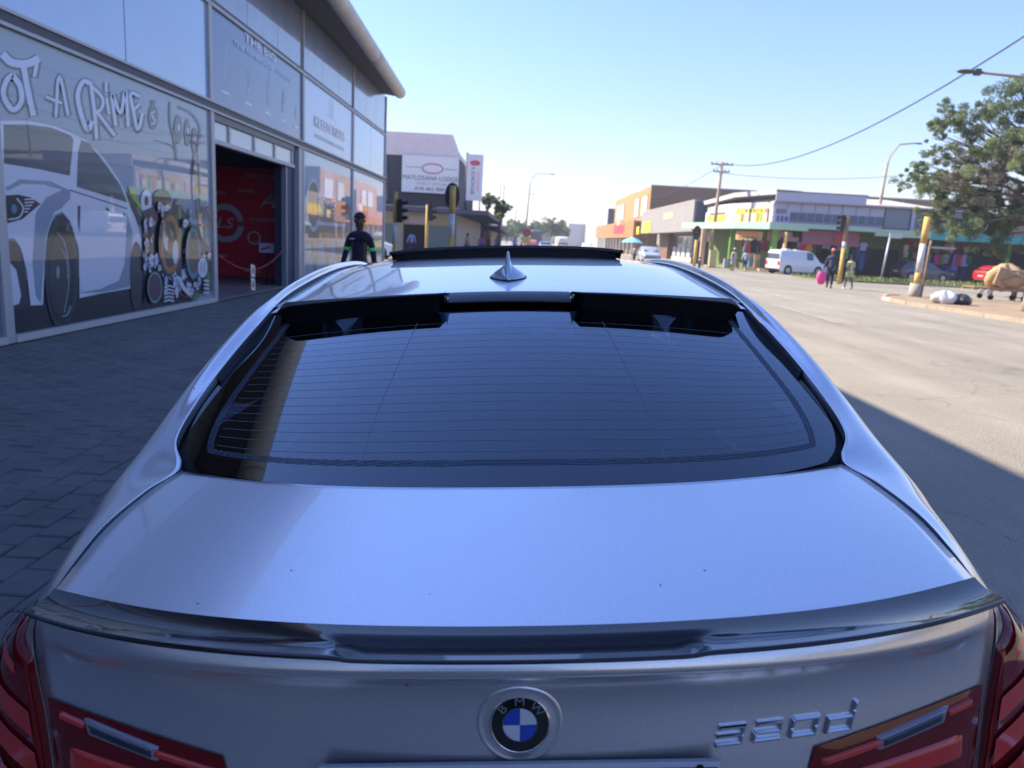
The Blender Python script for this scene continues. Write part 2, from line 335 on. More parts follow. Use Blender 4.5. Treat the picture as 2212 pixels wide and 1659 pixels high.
# roof with rolled gutter edge, overhanging more towards the near end
def ex(Y): return -5.33 + 0.035*max(0, 31.9-max(Y, 14.0))
ys = [-15 + i*1.5 for i in range(31)] + [31.6]
mb = MB().grid([[(-16.2, y, 7.9), (-11, y, 7.85), (ex(y)-.15, y, 7.28)] for y in ys]); inB(mb.build('roof', mat('roof_sheet', (0.4, 0.4, 0.4), 0.5, metal=0.3)))
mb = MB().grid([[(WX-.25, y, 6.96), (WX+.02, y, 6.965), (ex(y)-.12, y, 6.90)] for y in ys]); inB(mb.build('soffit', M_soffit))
for i in range(7):
    ya = -15 + i*6.7; yb = min(ya+6.68, 31.7)
    pts = [(ex(y)-.02, y, 7.08) for y in [ya+(yb-ya)*k/6 for k in range(7)]]; rr = [0.235]*7
    if i == 6: pts += [(ex(31.8)-.02, 31.80, 7.075), (ex(31.9)-.02, 31.90, 7.07), (ex(31.95)-.02, 31.95, 7.065)]; rr += [0.20, 0.13, 0.04]
    inB(MB().tube(pts, rr, 18).build('gutter', M_gutter))
for i, y in enumerate(bays):
    for z0, z1 in ((0.0, 3.53), (3.74, 5.38), (5.52, 6.94)):
        w = .075 if z0 < 5 else .03
        if i == 5 and z0 == 0: pass
        inB(box('mullion', M_alu, WX-.16, WX+.045, y-w, y+w, z0, z1))
for i in range(len(bays)-1):
    a, b = bays[i]+.02, bays[i+1]-.02
    a2 = bays[i] if i else a
    inB(box('transom_beam', M_alu, WX-.14, WX+.06, a2, bays[i+1], 3.535, 3.575)); inB(box('transom_beam', M_aludark, WX-.14, WX+.035, a2, bays[i+1], 3.5755, 3.695)); inB(box('transom_beam', M_alu, WX-.14, WX+.06, a2, bays[i+1], 3.6955, 3.735))
    inB(box('upper_transom', M_alu, WX-.14, WX+.05, a2, bays[i+1], 5.385, 5.45)); inB(box('upper_transom', M_aludark, WX-.14, WX+.03, a2, bays[i+1], 5.4505, 5.515))
    if i != 5: inB(box('plinth', mat('white_plinth', (0.52, 0.50, 0.48), 0.6), WX-.2, WX+.06, bays[i]+.076, bays[i+1]-.076, 0.0, 0.085))
def pane(y0, y1, z0, z1, m_, name='window_pane'):
    return inB(box(name, m_, WX-.03, WX, y0, y1, z0, z1))
for i in range(len(bays)-1):
    a, b = bays[i]+.077, bays[i+1]-.077; mid = (a+b)/2
    if i in (5, 6): pass
    else:
        pane(a, mid-.012, 3.737, 5.383, M_film); pane(mid+.012, b, 3.737, 5.383, M_film)
        inB(box('pane_joint', M_aludark, WX-.02, WX-.004, mid-.011, mid+.011, 3.737, 5.383))
    for k in range(3):
        q0 = a-.04+(b-a+.08)*k/3; q1 = a-.04+(b-a+.08)*(k+1)/3
        pane(q0+.008, q1-.008, 5.517, 6.945, M_film2)
    if i in (0, 1, 2, 3): 
        pane(a, mid-.01, .087, 3.53, M_film2); pane(mid+.01, b, .087, 3.53, M_film2)

# flat prints, drawn on the glass in real wall coordinates (Y, z)
P = {k: print_mat('print_'+k, v) for k, v in dict(bg=(0.30, 0.36, 0.43), white=(0.66, 0.69, 0.78), shade=(0.25, 0.31, 0.40), dark=(0.030, 0.036, 0.05), night=(0.010, 0.014, 0.028), slate=(0.055, 0.070, 0.10),
     letter=(0.58, 0.64, 0.80), glassy=(0.085, 0.105, 0.125), orange=(0.42, 0.17, 0.035), teal=(0.07, 0.25, 0.33), purple=(0.10, 0.045, 0.075), lime=(0.33, 0.42, 0.06), brown=(0.10, 0.08, 0.07), red=(0.30, 0.03, 0.03), green=(0.07, 0.22, 0.06),
     pale=(0.50, 0.58, 0.75), mid=(0.11, 0.16, 0.30), pink=(0.55, 0.35, 0.42), grey=(0.25, 0.29, 0.36), sky=(0.26, 0.42, 0.55), sand=(0.33, 0.29, 0.24), tan=(0.22, 0.19, 0.16), rust=(0.42, 0.13, 0.07), yellow=(0.6, 0.42, 0.08)).items()}
LAY = [0]
class Print:
    def __init__(s, conv): s.mb = MB(); s.conv = conv; s.k = 0; s.m = []
    def col(s, c):
        if P[c] not in s.m: s.m.append(P[c])
        s.mb.cur = s.m.index(P[c]); s.k += 1; s.x = WX + 0.0010 + 0.00016*s.k; return s
    def poly(s, c, pts, raw=False):
        s.col(c); q = [(p if raw else s.conv(*p)) for p in pts]; s.mb.poly([(s.x, y, z) for y, z in q]); return s
    def ell(s, c, cx, cy, rx, ry, n=28): return s.poly(c, [(cx+rx*cos(2*pi*i/n), cy+ry*sin(2*pi*i/n)) for i in range(n)])
    def stroke(s, c, pts, w, raw=False):
        s.col(c)
        n = len(pts); sub = []
        V = [Vector(p) for p in pts]
        for i in range((n-1)*5+1): sub.append(spl(V, i/5) if n > 2 else V[0].lerp(V[1], i/5))
        L, R = [], []
        for i, p in enumerate(sub):
            d = (sub[min(i+1, len(sub)-1)]-sub[max(i-1, 0)]); d = d.normalized() if d.length else Vector((1, 0)); nn = Vector((-d.y, d.x))*w/2
            L.append(s.conv(*(p+nn))); R.append(s.conv(*(p-nn)))
        for i in range(len(sub)-1): s.mb.poly([(s.x, *L[i]), (s.x, *L[i+1]), (s.x, *R[i+1]), (s.x, *R[i])])
        return s
    def done(s, name, parent):
        o = s.mb.build(name, s.m, recalc=False); o.parent = parent; o.matrix_parent_inverse = parent.matrix_world.inverted() if parent.type == 'EMPTY' else Matrix.Translation((-WX, -10, 0)); return o
def printed_pane(y0, y1, z0, z1, base, conv, draw):
    pn = pane(y0, y1, z0, z1, P[base]); pr = Print(conv); draw(pr)
    o = pr.mb.build('print', pr.m, recalc=False); o.parent = pn; return pn
zA = lambda x, y: on_wall(x/2.1945, y/2.1945, WX)
zB = lambda x, y: on_wall(x/2.602/1.8517, (y/2.602+100)/1.8517, WX)
zC = lambda x, y: on_wall((500+x/2.552)/1.8517, (600+y/2.552)/1.8517, WX)
Y0, Y1 = bays[4]+.077, bays[5]-.077
def mural(p):
    for k in range(1, 9): p.stroke('grey', [(Y0+.02, .35+k*.36), (Y1-.02, .35+k*.36)], .012) if False else None
    p.conv = lambda y, z: (y, z)
    for k in range(9): p.poly('grey', [(Y0+.02, .6+k*.33), (Y1-.02, .6+k*.33), (Y1-.02, .614+k*.33), (Y0+.02, .614+k*.33)])
    p.poly('night', [(Y0+.01, .09), (13.4, .09), (13.0, .62), (Y0+.01, .72)])
    p.conv = zB
    L = [([(20, 300), (120, 390), (280, 400), (400, 345)], 62), ([(235, 400), (290, 700), (345, 945)], 46), ([(385, 360), (352, 540)], 30),
         ([(125, 520), (60, 580), (30, 730), (125, 880), (215, 800), (205, 640), (130, 525)], 42), ([(575, 960), (612, 530), (705, 940)], 24), ([(470, 745), (640, 815)], 22),
         ([(935, 605), (860, 590), (805, 720), (835, 910), (905, 1090), (958, 1000)], 36), ([(940, 600), (985, 960), (1000, 1190)], 28), ([(945, 630), (1062, 760), (1050, 870), (1000, 905)], 24), ([(1000, 900), (1190, 1150)], 26),
         ([(1098, 590), (1100, 700)], 20), ([(1105, 760), (1130, 930)], 22), ([(1200, 1050), (1160, 710), (1250, 920), (1300, 680), (1330, 1060)], 26),
         ([(1450, 740), (1355, 715), (1385, 900), (1430, 1090), (1478, 920)], 24), ([(1385, 885), (1450, 820)], 20)]
    for pts, w in L: p.stroke('slate', [(x+6, y+8) for x, y in pts], w*1.25+44)
    for pts, w in L: p.stroke('letter', pts, w*1.3)
    p.ell('slate', 1590, 960, 52, 130); p.poly('slate', [(1560, 780), (1615, 780), (1600, 850), (1575, 850)]); p.stroke('letter', [(1608, 900), (1572, 920), (1590, 965), (1610, 1010), (1570, 1035)], 14)
    p.stroke('slate', [(1765, 800), (1765, 1000), (1810, 1200), (1835, 1400)], 24); p.stroke('slate', [(1850, 850), (2000, 930), (2080, 1100), (2020, 1350), (1990, 1560)], 26)
    for cx, cy, rx, ry in ((1850, 1085, 44, 150), (1945, 1120, 32, 140), (2025, 1205, 38, 135)): p.ell('slate', cx, cy, rx, ry); p.ell('letter', cx+5, cy-20, rx*.25, ry*.25)
    p.stroke('slate', [(1600, 1200), (1750, 1240), (1850, 1320)], 10)
    p.conv = zA
    p.poly('white', [(-5, 572), (130, 572), (260, 598), (400, 662), (490, 748), (560, 850), (605, 940), (640, 1030), (668, 1140), (675, 1360), (610, 1368), (480, 1390), (374, 1413), (370, 1180), (330, 1050), (290, 1002), (250, 1020), (222, 1110), (208, 1250), (200, 1445), (142, 1448), (122, 1280), (97, 1180), (62, 1130), (16, 1130), (16, 1060), (10, 780)])
    p.poly('glassy', [(12, 590), (130, 590), (240, 605), (330, 640), (345, 662), (327, 833), (180, 802), (14, 775)])
    p.poly('slate', [(14, 750), (180, 775), (330, 810), (327, 833), (180, 802), (14, 775)])
    p.poly('glassy', [(382, 662), (420, 680), (500, 782), (570, 882), (600, 960), (480, 922), (360, 886), (366, 720)])
    p.poly('slate', [(362, 850), (480, 890), (592, 935), (600, 960), (480, 922), (360, 886)])
    p.poly('shade', [(30, 905), (100, 872), (200, 874), (292, 900), (215, 935), (165, 1010), (150, 1250), (165, 1400), (190, 1440), (204, 1250), (218, 1110), (250, 1010), (290, 985), (330, 940), (330, 905), (240, 860), (90, 850), (20, 890)])
    p.poly('shade', [(380, 1390), (385, 1330), (450, 1250), (590, 1230), (600, 1010), (625, 1100), (610, 1360), (480, 1385)])
    p.poly('white', [(384, 1385), (384, 1300), (440, 1240), (560, 1205), (590, 1240), (560, 1330), (470, 1370)])
    p.stroke('slate', [(325, 900), (480, 950), (600, 990)], 6); p.poly('dark', [(364, 975), (378, 975), (374, 1110), (364, 1060)])
    p.stroke('slate', [(500, 985), (512, 1000)], 10); p.stroke('slate', [(582, 1010), (590, 1020)], 8)
    p.poly('night', [(22, 926), (80, 922), (140, 935), (188, 966), (100, 1040), (25, 1060)])
    for k in range(5): p.stroke('white', [(112, 945+k*15), (168-k*10, 943+k*15)], 6)
    p.stroke('white', [(75, 940), (105, 985), (85, 1030), (35, 1040)], 7); p.ell('teal', 62, 990, 14, 22)
    p.poly('dark', [(22, 1132), (75, 1150), (108, 1240), (130, 1400), (140, 1452), (60, 1470), (30, 1350)]); p.poly('white', [(32, 1232), (72, 1280), (95, 1400), (85, 1440), (45, 1452)])
    p.ell('dark', 288, 1290, 80, 275); p.ell('night', 285, 1300, 66, 235); p.ell('dark', 278, 1300, 46, 190); p.ell('grey', 270, 1290, 8, 30)
    p.stroke('grey', [(265, 1100), (300, 1150), (322, 1270), (318, 1380), (300, 1480)], 5); p.stroke('grey', [(290, 1500), (315, 1490), (330, 1450)], 8); p.stroke('grey', [(285, 1180), (310, 1230), (316, 1320)], 4)
    p.ell('dark', 643, 1310, 31, 165); p.stroke('slate', [(630, 1180), (655, 1240), (658, 1380)], 5)
    p.conv = zC
    p.poly('dark', [(0, 440), (60, 600), (130, 760), (210, 780), (130, 640), (30, 420)])
    p.poly('lime', [(20, 370), (75, 400), (150, 555), (240, 690), (170, 640), (60, 490)]); p.stroke('red', [(520, 500), (480, 600), (450, 700)], 26)
    p.ell('dark', 365, 505, 95, 105); p.ell('brown', 365, 500, 78, 90); p.ell('white', 208, 520, 56, 118); p.ell('dark', 208, 520, 22, 50)
    p.poly('dark', [(170, 620), (330, 560), (560, 560), (700, 820), (880, 1020), (880, 1440), (600, 1490), (180, 1560)])
    rnd = random.Random(5)
    for _ in range(90):
        x = rnd.uniform(180, 860); y = rnd.uniform(560, 1500); 
        if y > 1560-(x-150)*.13 or (x > 700 and y < 1050): continue
        rx = rnd.uniform(12, 38); ry = rnd.uniform(26, 80); 
        jit = [rnd.uniform(.55, 1.25) for _ in range(11)]; rot = rnd.uniform(-.5, .5)
        blob = lambda gx_, gy_: [(x+(rx*jit[q]+gx_)*cos(2*pi*q/11+rot), y+(ry*jit[q]+gy_)*sin(2*pi*q/11+rot)) for q in range(11)]
        p.poly('dark', blob(6, 10)); p.poly(rnd.choice(('white', 'white', 'pale', 'letter')), blob(0, 0))
        for q in range(rnd.choice((0, 1, 2, 2))): p.stroke('dark', [(x-rx*.6, y+ry*rnd.uniform(-.5, .4)), (x, y+ry*rnd.uniform(-.4, .5)), (x+rx*.6, y+ry*rnd.uniform(-.4, .4))], 5)
    p.ell('dark', 420, 950, 112, 340); p.ell('orange', 432, 960, 98, 300); p.ell('dark', 425, 960, 72, 240); p.ell('white', 400, 900, 45, 130); p.ell('white', 480, 1040, 30, 120); p.ell('orange', 425, 960, 26, 110); p.ell('brown', 400, 800, 36, 90)
    p.ell('dark', 668, 1050, 82, 280); p.ell('teal', 668, 1050, 74, 262); p.ell('brown', 666, 1050, 55, 215)
    p.ell('grey', 268, 1400, 76, 160); p.ell('dark', 268, 1400, 66, 138); p.ell('purple', 268, 1400, 56, 122)
    for k in range(5): p.stroke('white', [(365, 1400+k*36), (415, 1385+k*36), (465, 1400+k*36)], 17)
    p.stroke('white', [(520, 1300), (560, 1400), (640, 1480)], 40); p.stroke('red', [(505, 1440), (570, 1490), (640, 1500)], 12); p.poly('green', [(660, 1500), (700, 1440), (740, 1480), (690, 1540)]); p.poly('green', [(800, 1230), (840, 1260), (835, 1460), (800, 1420)])
    p.ell('dark', 760, 1200, 58, 115); p.ell('white', 760, 1200, 50, 100); p.stroke('dark', [(745, 1150), (745, 1250)], 6); p.stroke('dark', [(775, 1150), (775, 1250)], 6)
    for k in range(4): p.stroke('white', [(770, 1330+k*40), (825, 1335+k*40)], 20)
    p.stroke('brown', [(715, 130), (715, 400), (745, 700), (800, 580), (845, 640), (830, 760), (730, 760)], 20); p.stroke('brown', [(700, 760), (740, 900)], 24); p.stroke('brown', [(845, 760), (848, 940)], 10)
printed_pane(Y0, Y1, .087, 3.53, 'bg', zA, mural)
mid = (Y0+Y1)/2
for q in (Y0+(Y1-Y0)*.36, Y0+(Y1-Y0)*.70): inB(box('pane_joint', M_aludark, WX+.0, WX+.11*0+.062*0+.004, q-.006, q+.006, .09, 3.53)) if False else None

def poster_text(pn, items):            # (words, centre Y, centre z, cap height, width, colour, boldness)
    for s, y, z, h, w, c, bo in items:
        me = text_mesh(s, h/.70, .001, 1.0, 0, bo); ww = max(v.co.x for v in me.vertices)-min(v.co.x for v in me.vertices)
        o = text(s, 'lettering', P[c], (WX+.0125, y, z), (0, 1, 0), (0, 0, 1), h/.70, extrude=0.001, sx=w/ww, bold=bo); o.parent = pn
def d_big(p):
    p.conv = lambda y, z: (y, z)
    for k, (y, h) in enumerate(((15.25, .85), (16.45, .5), (17.65, .9), (18.75, .6), (19.8, .3))):
        
        for _ in range(5): p.stroke('grey', [(y-.1+random.uniform(-.1, .1), 4.2), (y+random.uniform(-.12, .12), 4.2+h*random.uniform(.5, 1))], .035)
        p.poly('pale', [(y-.3, 3.98), (y+.1, 3.98), (y+.1, 4.02), (y-.3, 4.02)]); p.poly('grey', [(y-.1, 3.9), (y+.25, 3.9), (y+.25, 3.93), (y-.1, 3.93)])
pn = printed_pane(bays[5]+.077, bays[6]-.077, 3.737, 5.383, 'mid', None, d_big)
poster_text(pn, [('THE BIG', 17.15, 5.27, .17, 1.95, 'white', .004), ('THE RENEGADE', 16.75, 5.02, .10, 2.4, 'pale', .002), ('COLLECTION', 18.7, 5.02, .09, 1.15, 'pale', 0)])
def d_kleen(p):
    p.conv = lambda y, z: (y, z)
    p.poly('grey', [(22.6, 4.75), (23.7, 4.75), (23.7, 4.775), (22.6, 4.775)])
    for y in (22.95, 23.1, 23.25, 23.35): p.poly('grey', [(y-.03, 4.78), (y+.03, 4.78), (y+.03, 5.15), (y-.03, 5.15)])
    p.stroke('grey', [(22.85, 5.1), (23.15, 5.28), (23.45, 5.1)], .05)
pn = printed_pane(bays[6]+.077, bays[7]-.077, 3.737, 5.383, 'pale', None, d_kleen)
poster_text(pn, [('KLEEN RIDES', 23.10, 4.40, .28, 3.5, 'pink', .004), ('AUTO DETAILING CENTRE', 23.1, 4.03, .11, 3.4, 'grey', 0)])
def d_power(p):
    p.conv = lambda y, z: (y, z)
    a, b = bays[6]+.1, bays[7]-.1
    p.poly('sky', [(a, 2.1), (b, 2.3), (b, 3.5), (a, 3.5)]); p.poly('pale', [(a+1.6, 2.3), (a+2.9, 2.3), (a+3.2, 3.1), (a+2.2, 3.3)]); p.poly('tan', [(a, 1.05), (b, 1.2), (b, 1.75), (a, 1.85)])
    p.poly('bg', [(a, .1), (b, .1), (b, 1.2), (a, 1.05)])
    for q in (1.2, 2.6, 3.9): p.poly('tan', [(a+q-.55, 1.1), (a+q+.35, 1.1), (a+q+.1, .35), (a+q-.15, .15)]); p.poly('sand', [(a+q-.2, 1.1), (a+q+.2, 1.1), (a+q+.05, .5)])
    p.ell('pale', 21.33, 2.15, .72, .74); p.ell('tan', 21.33, 2.15, .60, .62); p.ell('grey', 21.33, 2.15, .38, .40); p.ell('rust', 21.33, 2.15, .30, .32)
    p.poly('tan', [(21.7, 2.02), (24.0, 2.02), (24.0, 2.42), (21.7, 2.42)]); p.poly('rust', [(24.02, 2.04), (25.55, 2.04), (25.55, 2.37), (24.02, 2.37)]); p.poly('tan', [(21.7, 1.78), (25.6, 1.78), (25.6, 2.0), (21.7, 2.0)]); p.poly('pale', [(21.6, 1.60), (25.2, 1.60), (25.2, 1.70), (21.6, 1.70)])
pn = printed_pane(bays[6]+.077, bays[7]-.077, .087, 3.53, 'sand', None, d_power)
poster_text(pn, [('POWER', 22.85, 2.22, .31, 2.2, 'white', .012), ('COMPETITION BRAKES', 23.65, 1.90, .16, 3.8, 'white', .006)])
def d_last(p):
    p.conv = lambda y, z: (y, z)
    a, b = bays[7]+.1, bays[8]-.1
    p.poly('pale', [(a, 2.0), (b, 2.0), (b, 3.5), (a, 3.5)]); p.poly('pink', [(a, 1.5), (b, 1.5), (b, 2.05), (a, 2.05)]); p.poly('yellow', [(a+1.3, 1.6), (a+2.8, 1.6), (a+2.6, 2.6), (a+2.2, 2.1), (a+1.9, 2.75), (a+1.6, 2.1)])
    p.poly('lime', [(a+2.6, .7), (b-.3, .7), (b-.3, 1.3), (a+2.6, 1.2)]); p.poly('yellow', [(a+3.6, 1.55), (a+4.2, 1.55), (a+4.1, 1.95), (a+3.7, 1.95)])
pn = printed_pane(bays[7]+.077, bays[8]-.077, .087, 3.53, 'bg', None, d_last)

# entrance: jamb, fanlight, transom bar, red banner inside
inB(box('door_jamb', mat('navy_panel', (0.035, 0.045, 0.09), 0.5), WX-.35, WX-.10, 19.05, 20.0, 0.013, 3.5)); inB(box('door_jamb', M_alu, WX-.15, WX+.03, 19.86, 20.17, 0.013, 3.53)); inB(box('door_jamb', mat('jamb_grey', (0.25, 0.27, 0.32), 0.5, metal=0.3), WX-.14, WX-.02, 18.93, 19.03, 0.013, 3.0))
inB(box('door_head', M_alu, WX-.12, WX+.03, 14.48, 19.5, 2.98, 3.06)); inB(box('door_head', mat('head_grey', (0.20, 0.19, 0.18), 0.5), WX-.12, WX+.01, 14.48, 19.5, 3.40, 3.53))
qs = [14.5, 15.35, 16.75, 18.1, 19.45]
for i in range(4):
    inB(box('fanlight_pane', mat('fanlight_vinyl', (0.50, 0.55, 0.58), 0.4, coat=1.0), WX-.06, WX-.04, qs[i]+.05, qs[i+1]-.05, 3.065, 3.39)); inB(box('fanlight_bar', M_alu, WX-.09, WX-.01, qs[i+1]-.045, qs[i+1]+.045, 3.065, 3.395))
M_ban = mat('red_banner_vinyl', (0.62, 0.03, 0.05), 0.35, coat=0.4); M_bw = mat('banner_grey_print', (0.45, 0.50, 0.60), 0.5)
ban = box('banner', M_ban, -9.9, WX-.45, 20.40, 20.43, .10, 3.0); tag(ban, 'red printed vinyl banner with ring logo hanging inside the showroom doorway', 'banner')
def ban_text(s, x, z, size, sx=1.1, m_=M_bw, shear=0): o = text(s, 'lettering', m_, (x, 20.395, z), (1, 0, 0), (0, 0, 1), size, extrude=.001, sx=sx, shear=shear); o.parent = ban; return o
ban_text('AS', -6.80, 2.14, .52, 1.2, shear=.25); ban_text('ALS', -8.28, 1.50, .40, 1.2, shear=.25)
for s_, x, z in (('STARTERSVILLE', -7.05, 2.78), ('STARTERSVILLE', -6.95, 1.64), ('AMBER', -7.5, 2.38), ('AMBER', -7.37, .26), ('BATTERY', -8.35, .62), ('BATTERY', -8.35, 2.30)): ban_text(s_, x, z, .13, 1.1)
mb = MB()
for r0, r1, a0, a1 in ((.36, .51, 8, 172), (.36, .51, 188, 352)):
    for k in range(24):
        t0 = rad(a0+(a1-a0)*k/24); t1 = rad(a0+(a1-a0)*(k+1)/24)
        mb.poly([(-8.09+r0*cos(t0), 20.395, 1.51+r0*sin(t0)), (-8.09+r1*cos(t0), 20.395, 1.51+r1*sin(t0)), (-8.09+r1*cos(t1), 20.395, 1.51+r1*sin(t1)), (-8.09+r0*cos(t1), 20.395, 1.51+r0*sin(t1))])
o = mb.build('ring_logo', M_bw, ban, recalc=False)
mb = MB()
for k in range(20):
    t0 = 2*pi*k/20; t1 = 2*pi*(k+1)/20
    mb.poly([(-7.31+r*cos(t), 20.395, 1.16+r*sin(t)) for r, t in ((.14, t0), (.18, t0), (.18, t1), (.14, t1))])
mb.build('ring_logo', M_bw, ban, recalc=False)
t = empty('warning_sign_stand', (-6.60, 19.3, 0), label='pale blue and red notice card on thin black stand in front of red banner', cat='sign')
MB().tube([(0, 0, .012), (0, 0, .83)], .018, 8).tube([(0, 0, .012), (0, 0, .03)], .16, 12).build('stand', mat('black_metal', (.02, .02, .02), .4), t)
box('card', mat('card_blue', (.45, .45, .62), .5), -.19, .19, -.01, .01, .82, 1.06, t); MB().poly([(-.14, -.013, .87), (.11, -.013, .94), (.11, -.013, 1.0), (-.14, -.013, .93)]).build('stripe', mat('card_red', (.5, .05, .08), .5), t)
# chain across the doorway with hanging no-parking tags
t = empty('barrier_chain', (WX-.05, 14.6, 0), label='thin red barrier chain sagging across the showroom doorway with two hanging tags', cat='chain')
pts = [(0, 4.2*k/16, .95-.42*(1-(2*k/16-1)**2)) for k in range(17)]
MB().tube(pts, .012, 6).build('chain', mat('chain_red', (.35, .02, .02), .5), t)
for z, a in ((.53, 0), (.23, .3)):
    MB().poly([(0.015, 2.0-.12, z-.02-.13+a*.03), (0.015, 2.0+.13, z-.05-.13), (0.015, 2.0+.13, z+.13-.05), (0.015, 2.0-.12, z+.13)]).build('tag', mat('tag_white', (.75, .72, .7), .5), t, recalc=False)
    MB().poly([(0.018, 2.0-.05, z-.09), (0.018, 2.0+.06, z-.09), (0.018, 2.0+.04, z+.05), (0.018, 2.0-.04, z+.05)]).build('tag_mark', mat('tag_red', (.55, .05, .04), .5), t, recalc=False)

# ---------------------------------------------------------------- the silver saloon (local frame: x right, y forward from rear bumper, z up)
car = empty('parked_car', label='silver four-door saloon with black roof spoiler and boot lip, seen close from behind', cat='car')
car.matrix_world = Matrix.Translation((0.0877, 0.7748, 0)) @ Matrix.Rotation(0.0283, 4, 'Z') @ Matrix.Rotation(0.0026, 4, 'X') @ Matrix.Rotation(-0.061, 4, 'Y')
def paint(name, col, metal=0.75, rough=0.32, flake=True):
    M = mat(name, col, rough=rough, metal=metal, coat=1.0 if flake else .6, coat_rough=0.0); nt = M.node_tree; b = nt.nodes['Principled BSDF']
    if flake:
        tc = nt.nodes.new('ShaderNodeTexCoord'); v = nt.nodes.new('ShaderNodeTexVoronoi'); v.inputs['Scale'].default_value = 900
        nt.links.new(tc.outputs['Object'], v.inputs['Vector'])
        mr = nt.nodes.new('ShaderNodeMapRange'); mr.inputs[3].default_value = .9; mr.inputs[4].default_value = 1.1; nt.links.new(v.outputs['Color'], mr.inputs[0])
        s_ = nt.nodes.new('ShaderNodeVectorMath'); s_.operation = 'SCALE'; s_.inputs[0].default_value = col; nt.links.new(mr.outputs[0], s_.inputs['Scale'])
        v2 = nt.nodes.new('ShaderNodeTexVoronoi'); v2.inputs['Scale'].default_value = 16; nt.links.new(tc.outputs['Object'], v2.inputs['Vector'])      # a few grit specks
        lt = nt.nodes.new('ShaderNodeMath'); lt.operation = 'GREATER_THAN'; lt.inputs[1].default_value = .030; nt.links.new(v2.outputs['Distance'], lt.inputs[0])
        s2 = nt.nodes.new('ShaderNodeVectorMath'); s2.operation = 'SCALE'; nt.links.new(s_.outputs[0], s2.inputs[0]); nt.links.new(lt.outputs[0], s2.inputs['Scale']); nt.links.new(s2.outputs[0], b.inputs['Base Color'])
        n3 = nt.nodes.new('ShaderNodeTexNoise'); n3.inputs['Scale'].default_value = 3; n3.inputs['Detail'].default_value = 8; nt.links.new(tc.outputs['Object'], n3.inputs['Vector'])
        m3 = nt.nodes.new('ShaderNodeMapRange'); m3.inputs[1].default_value = .35; m3.inputs[2].default_value = .75; m3.inputs[3].default_value = 0; m3.inputs[4].default_value = .05; nt.links.new(n3.outputs['Fac'], m3.inputs[0]); nt.links.new(m3.outputs[0], b.inputs['Coat Roughness'])
    return M
M_paint = paint('silver_paint', (0.76, 0.77, 0.80), .84, .33)
M_gloss = mat('gloss_black', (0.003, 0.003, 0.005), 0.3, spec=.05, coat=1.0, coat_rough=0.0)
M_rub = mat('black_rubber', (0.012, 0.012, 0.014), 0.6)
M_trimd = mat('gutter_trim', (0.02, 0.025, 0.028), 0.3, coat=0.5)
M_int = mat('interior_fabric', (0.035, 0.037, 0.042), 0.85, noise=.1, nscale=30)
M_intl = mat('interior_light', (0.16, 0.17, 0.18), 0.7)
M_chrome = mat('chrome', (0.75, 0.76, 0.78), 0.08, metal=1.0)
M_rglass = glass_mat('rear_glass', (0.06, 0.075, 0.11), 1.52, 2.5)
M_sglass = glass_mat('side_glass', (0.55, 0.58, 0.60), 1.5, 1.3)

zd = lambda x, y: 1.040 + .15*(y-.081) - .07*(y-.081)**2 - .045*x*x - 1.1*max(0, abs(x)-.50)**3
zg = lambda x, y: 1.088 + .42*(y-.471) - .06*(y-.471)**2 - .13*x*x
zr = lambda x, y: interp([(1.0, 1.335), (1.2, 1.367), (1.47, 1.389), (1.8, 1.411), (2.1, 1.428), (2.4, 1.438), (2.7, 1.440), (3.05, 1.425)], y) - .06*x*x
e0 = lambda x: .081 + .2*x*x + .235*x**4                    # where the boot spoiler starts
eb = lambda x: .473 + .2*x*x + .35*x**4                    # foot of the rear glass
tr = lambda x: -.020 + .23*x*x + .32*x**4                  # trailing edge of the boot spoiler
shut = [(.10, .648), (.207, .6560), (.285, .6655), (.40, .6770), (.53, .6685), (.625, .6460)]
def flange(mb, pts, n, depth=.016):                        # folded-down edge along a list of points
    mb.grid([pts, [tuple(Vector(p)-Vector(n)*depth) for p in pts]], sm=False)
def mirror_x(P): return [[(-p[0], p[1], p[2]) for p in row] for row in P]

# boot lid: deck, then the rear face down to the plate
NX = 60
def lid_pt(s, t):
    y = None; x = s*.655
    for _ in range(4):
        y = (e0(x)-.003)*(1-t) + eb(x)*t; x = s*(interp(shut, y)-.003)
    return (x, y, zd(x, y))
deck = [[lid_pt(-1+2*i/NX, j/36) for i in range(NX+1)] for j in range(37)]
lidm = MB().grid(deck)
for sgn in (-1, 1): flange(lidm, [lid_pt(sgn, j/36) for j in range(37)], (0, 0, 1))
flange(lidm, deck[-1], (0, 0, 1), .03)
yc = lambda z: interp([(.60, .070), (.70, .078), (.78, .086), (.84, .092), (.89, .097), (.92, .098), (.95, .092), (.97, .079), (.985, .058), (.996, .041), (1.004, .038), (1.02, .045), (1.036, .056)], z)
face_y = lambda x, z: yc(z)*(1-min(1, (abs(x)/.67))**4) + .085*min(1, (abs(x)/.67))**4 + .15*x*x + .12*x**4
xs_face = lambda z: interp([(.60, .6665), (.85, .6665), (.95, .6700), (1.0, .6655), (1.036, .6535)], z)
fz = [1.034, 1.026, 1.016, 1.008, 1.003, .998, .993, .987, .98, .972, .963, .953, .94, .925, .91, .89, .87, .85, .83, .81, .79, .76, .72, .68, .64]
face = [[(xs_face(z)*(-1+2*i/NX), face_y(xs_face(z)*(-1+2*i/NX), z), z - .012*(abs(-1+2*i/NX))**2*(1 if z > .95 else max(0, (z-.85)*10))) for i in range(NX+1)] for z in fz]
lidm.grid(face, flip=True)
for k in (0, -1): flange(lidm, [r[k] for r in face], (0, -1, 0), .012)
lid = lidm.build('boot_lid', M_paint, car)

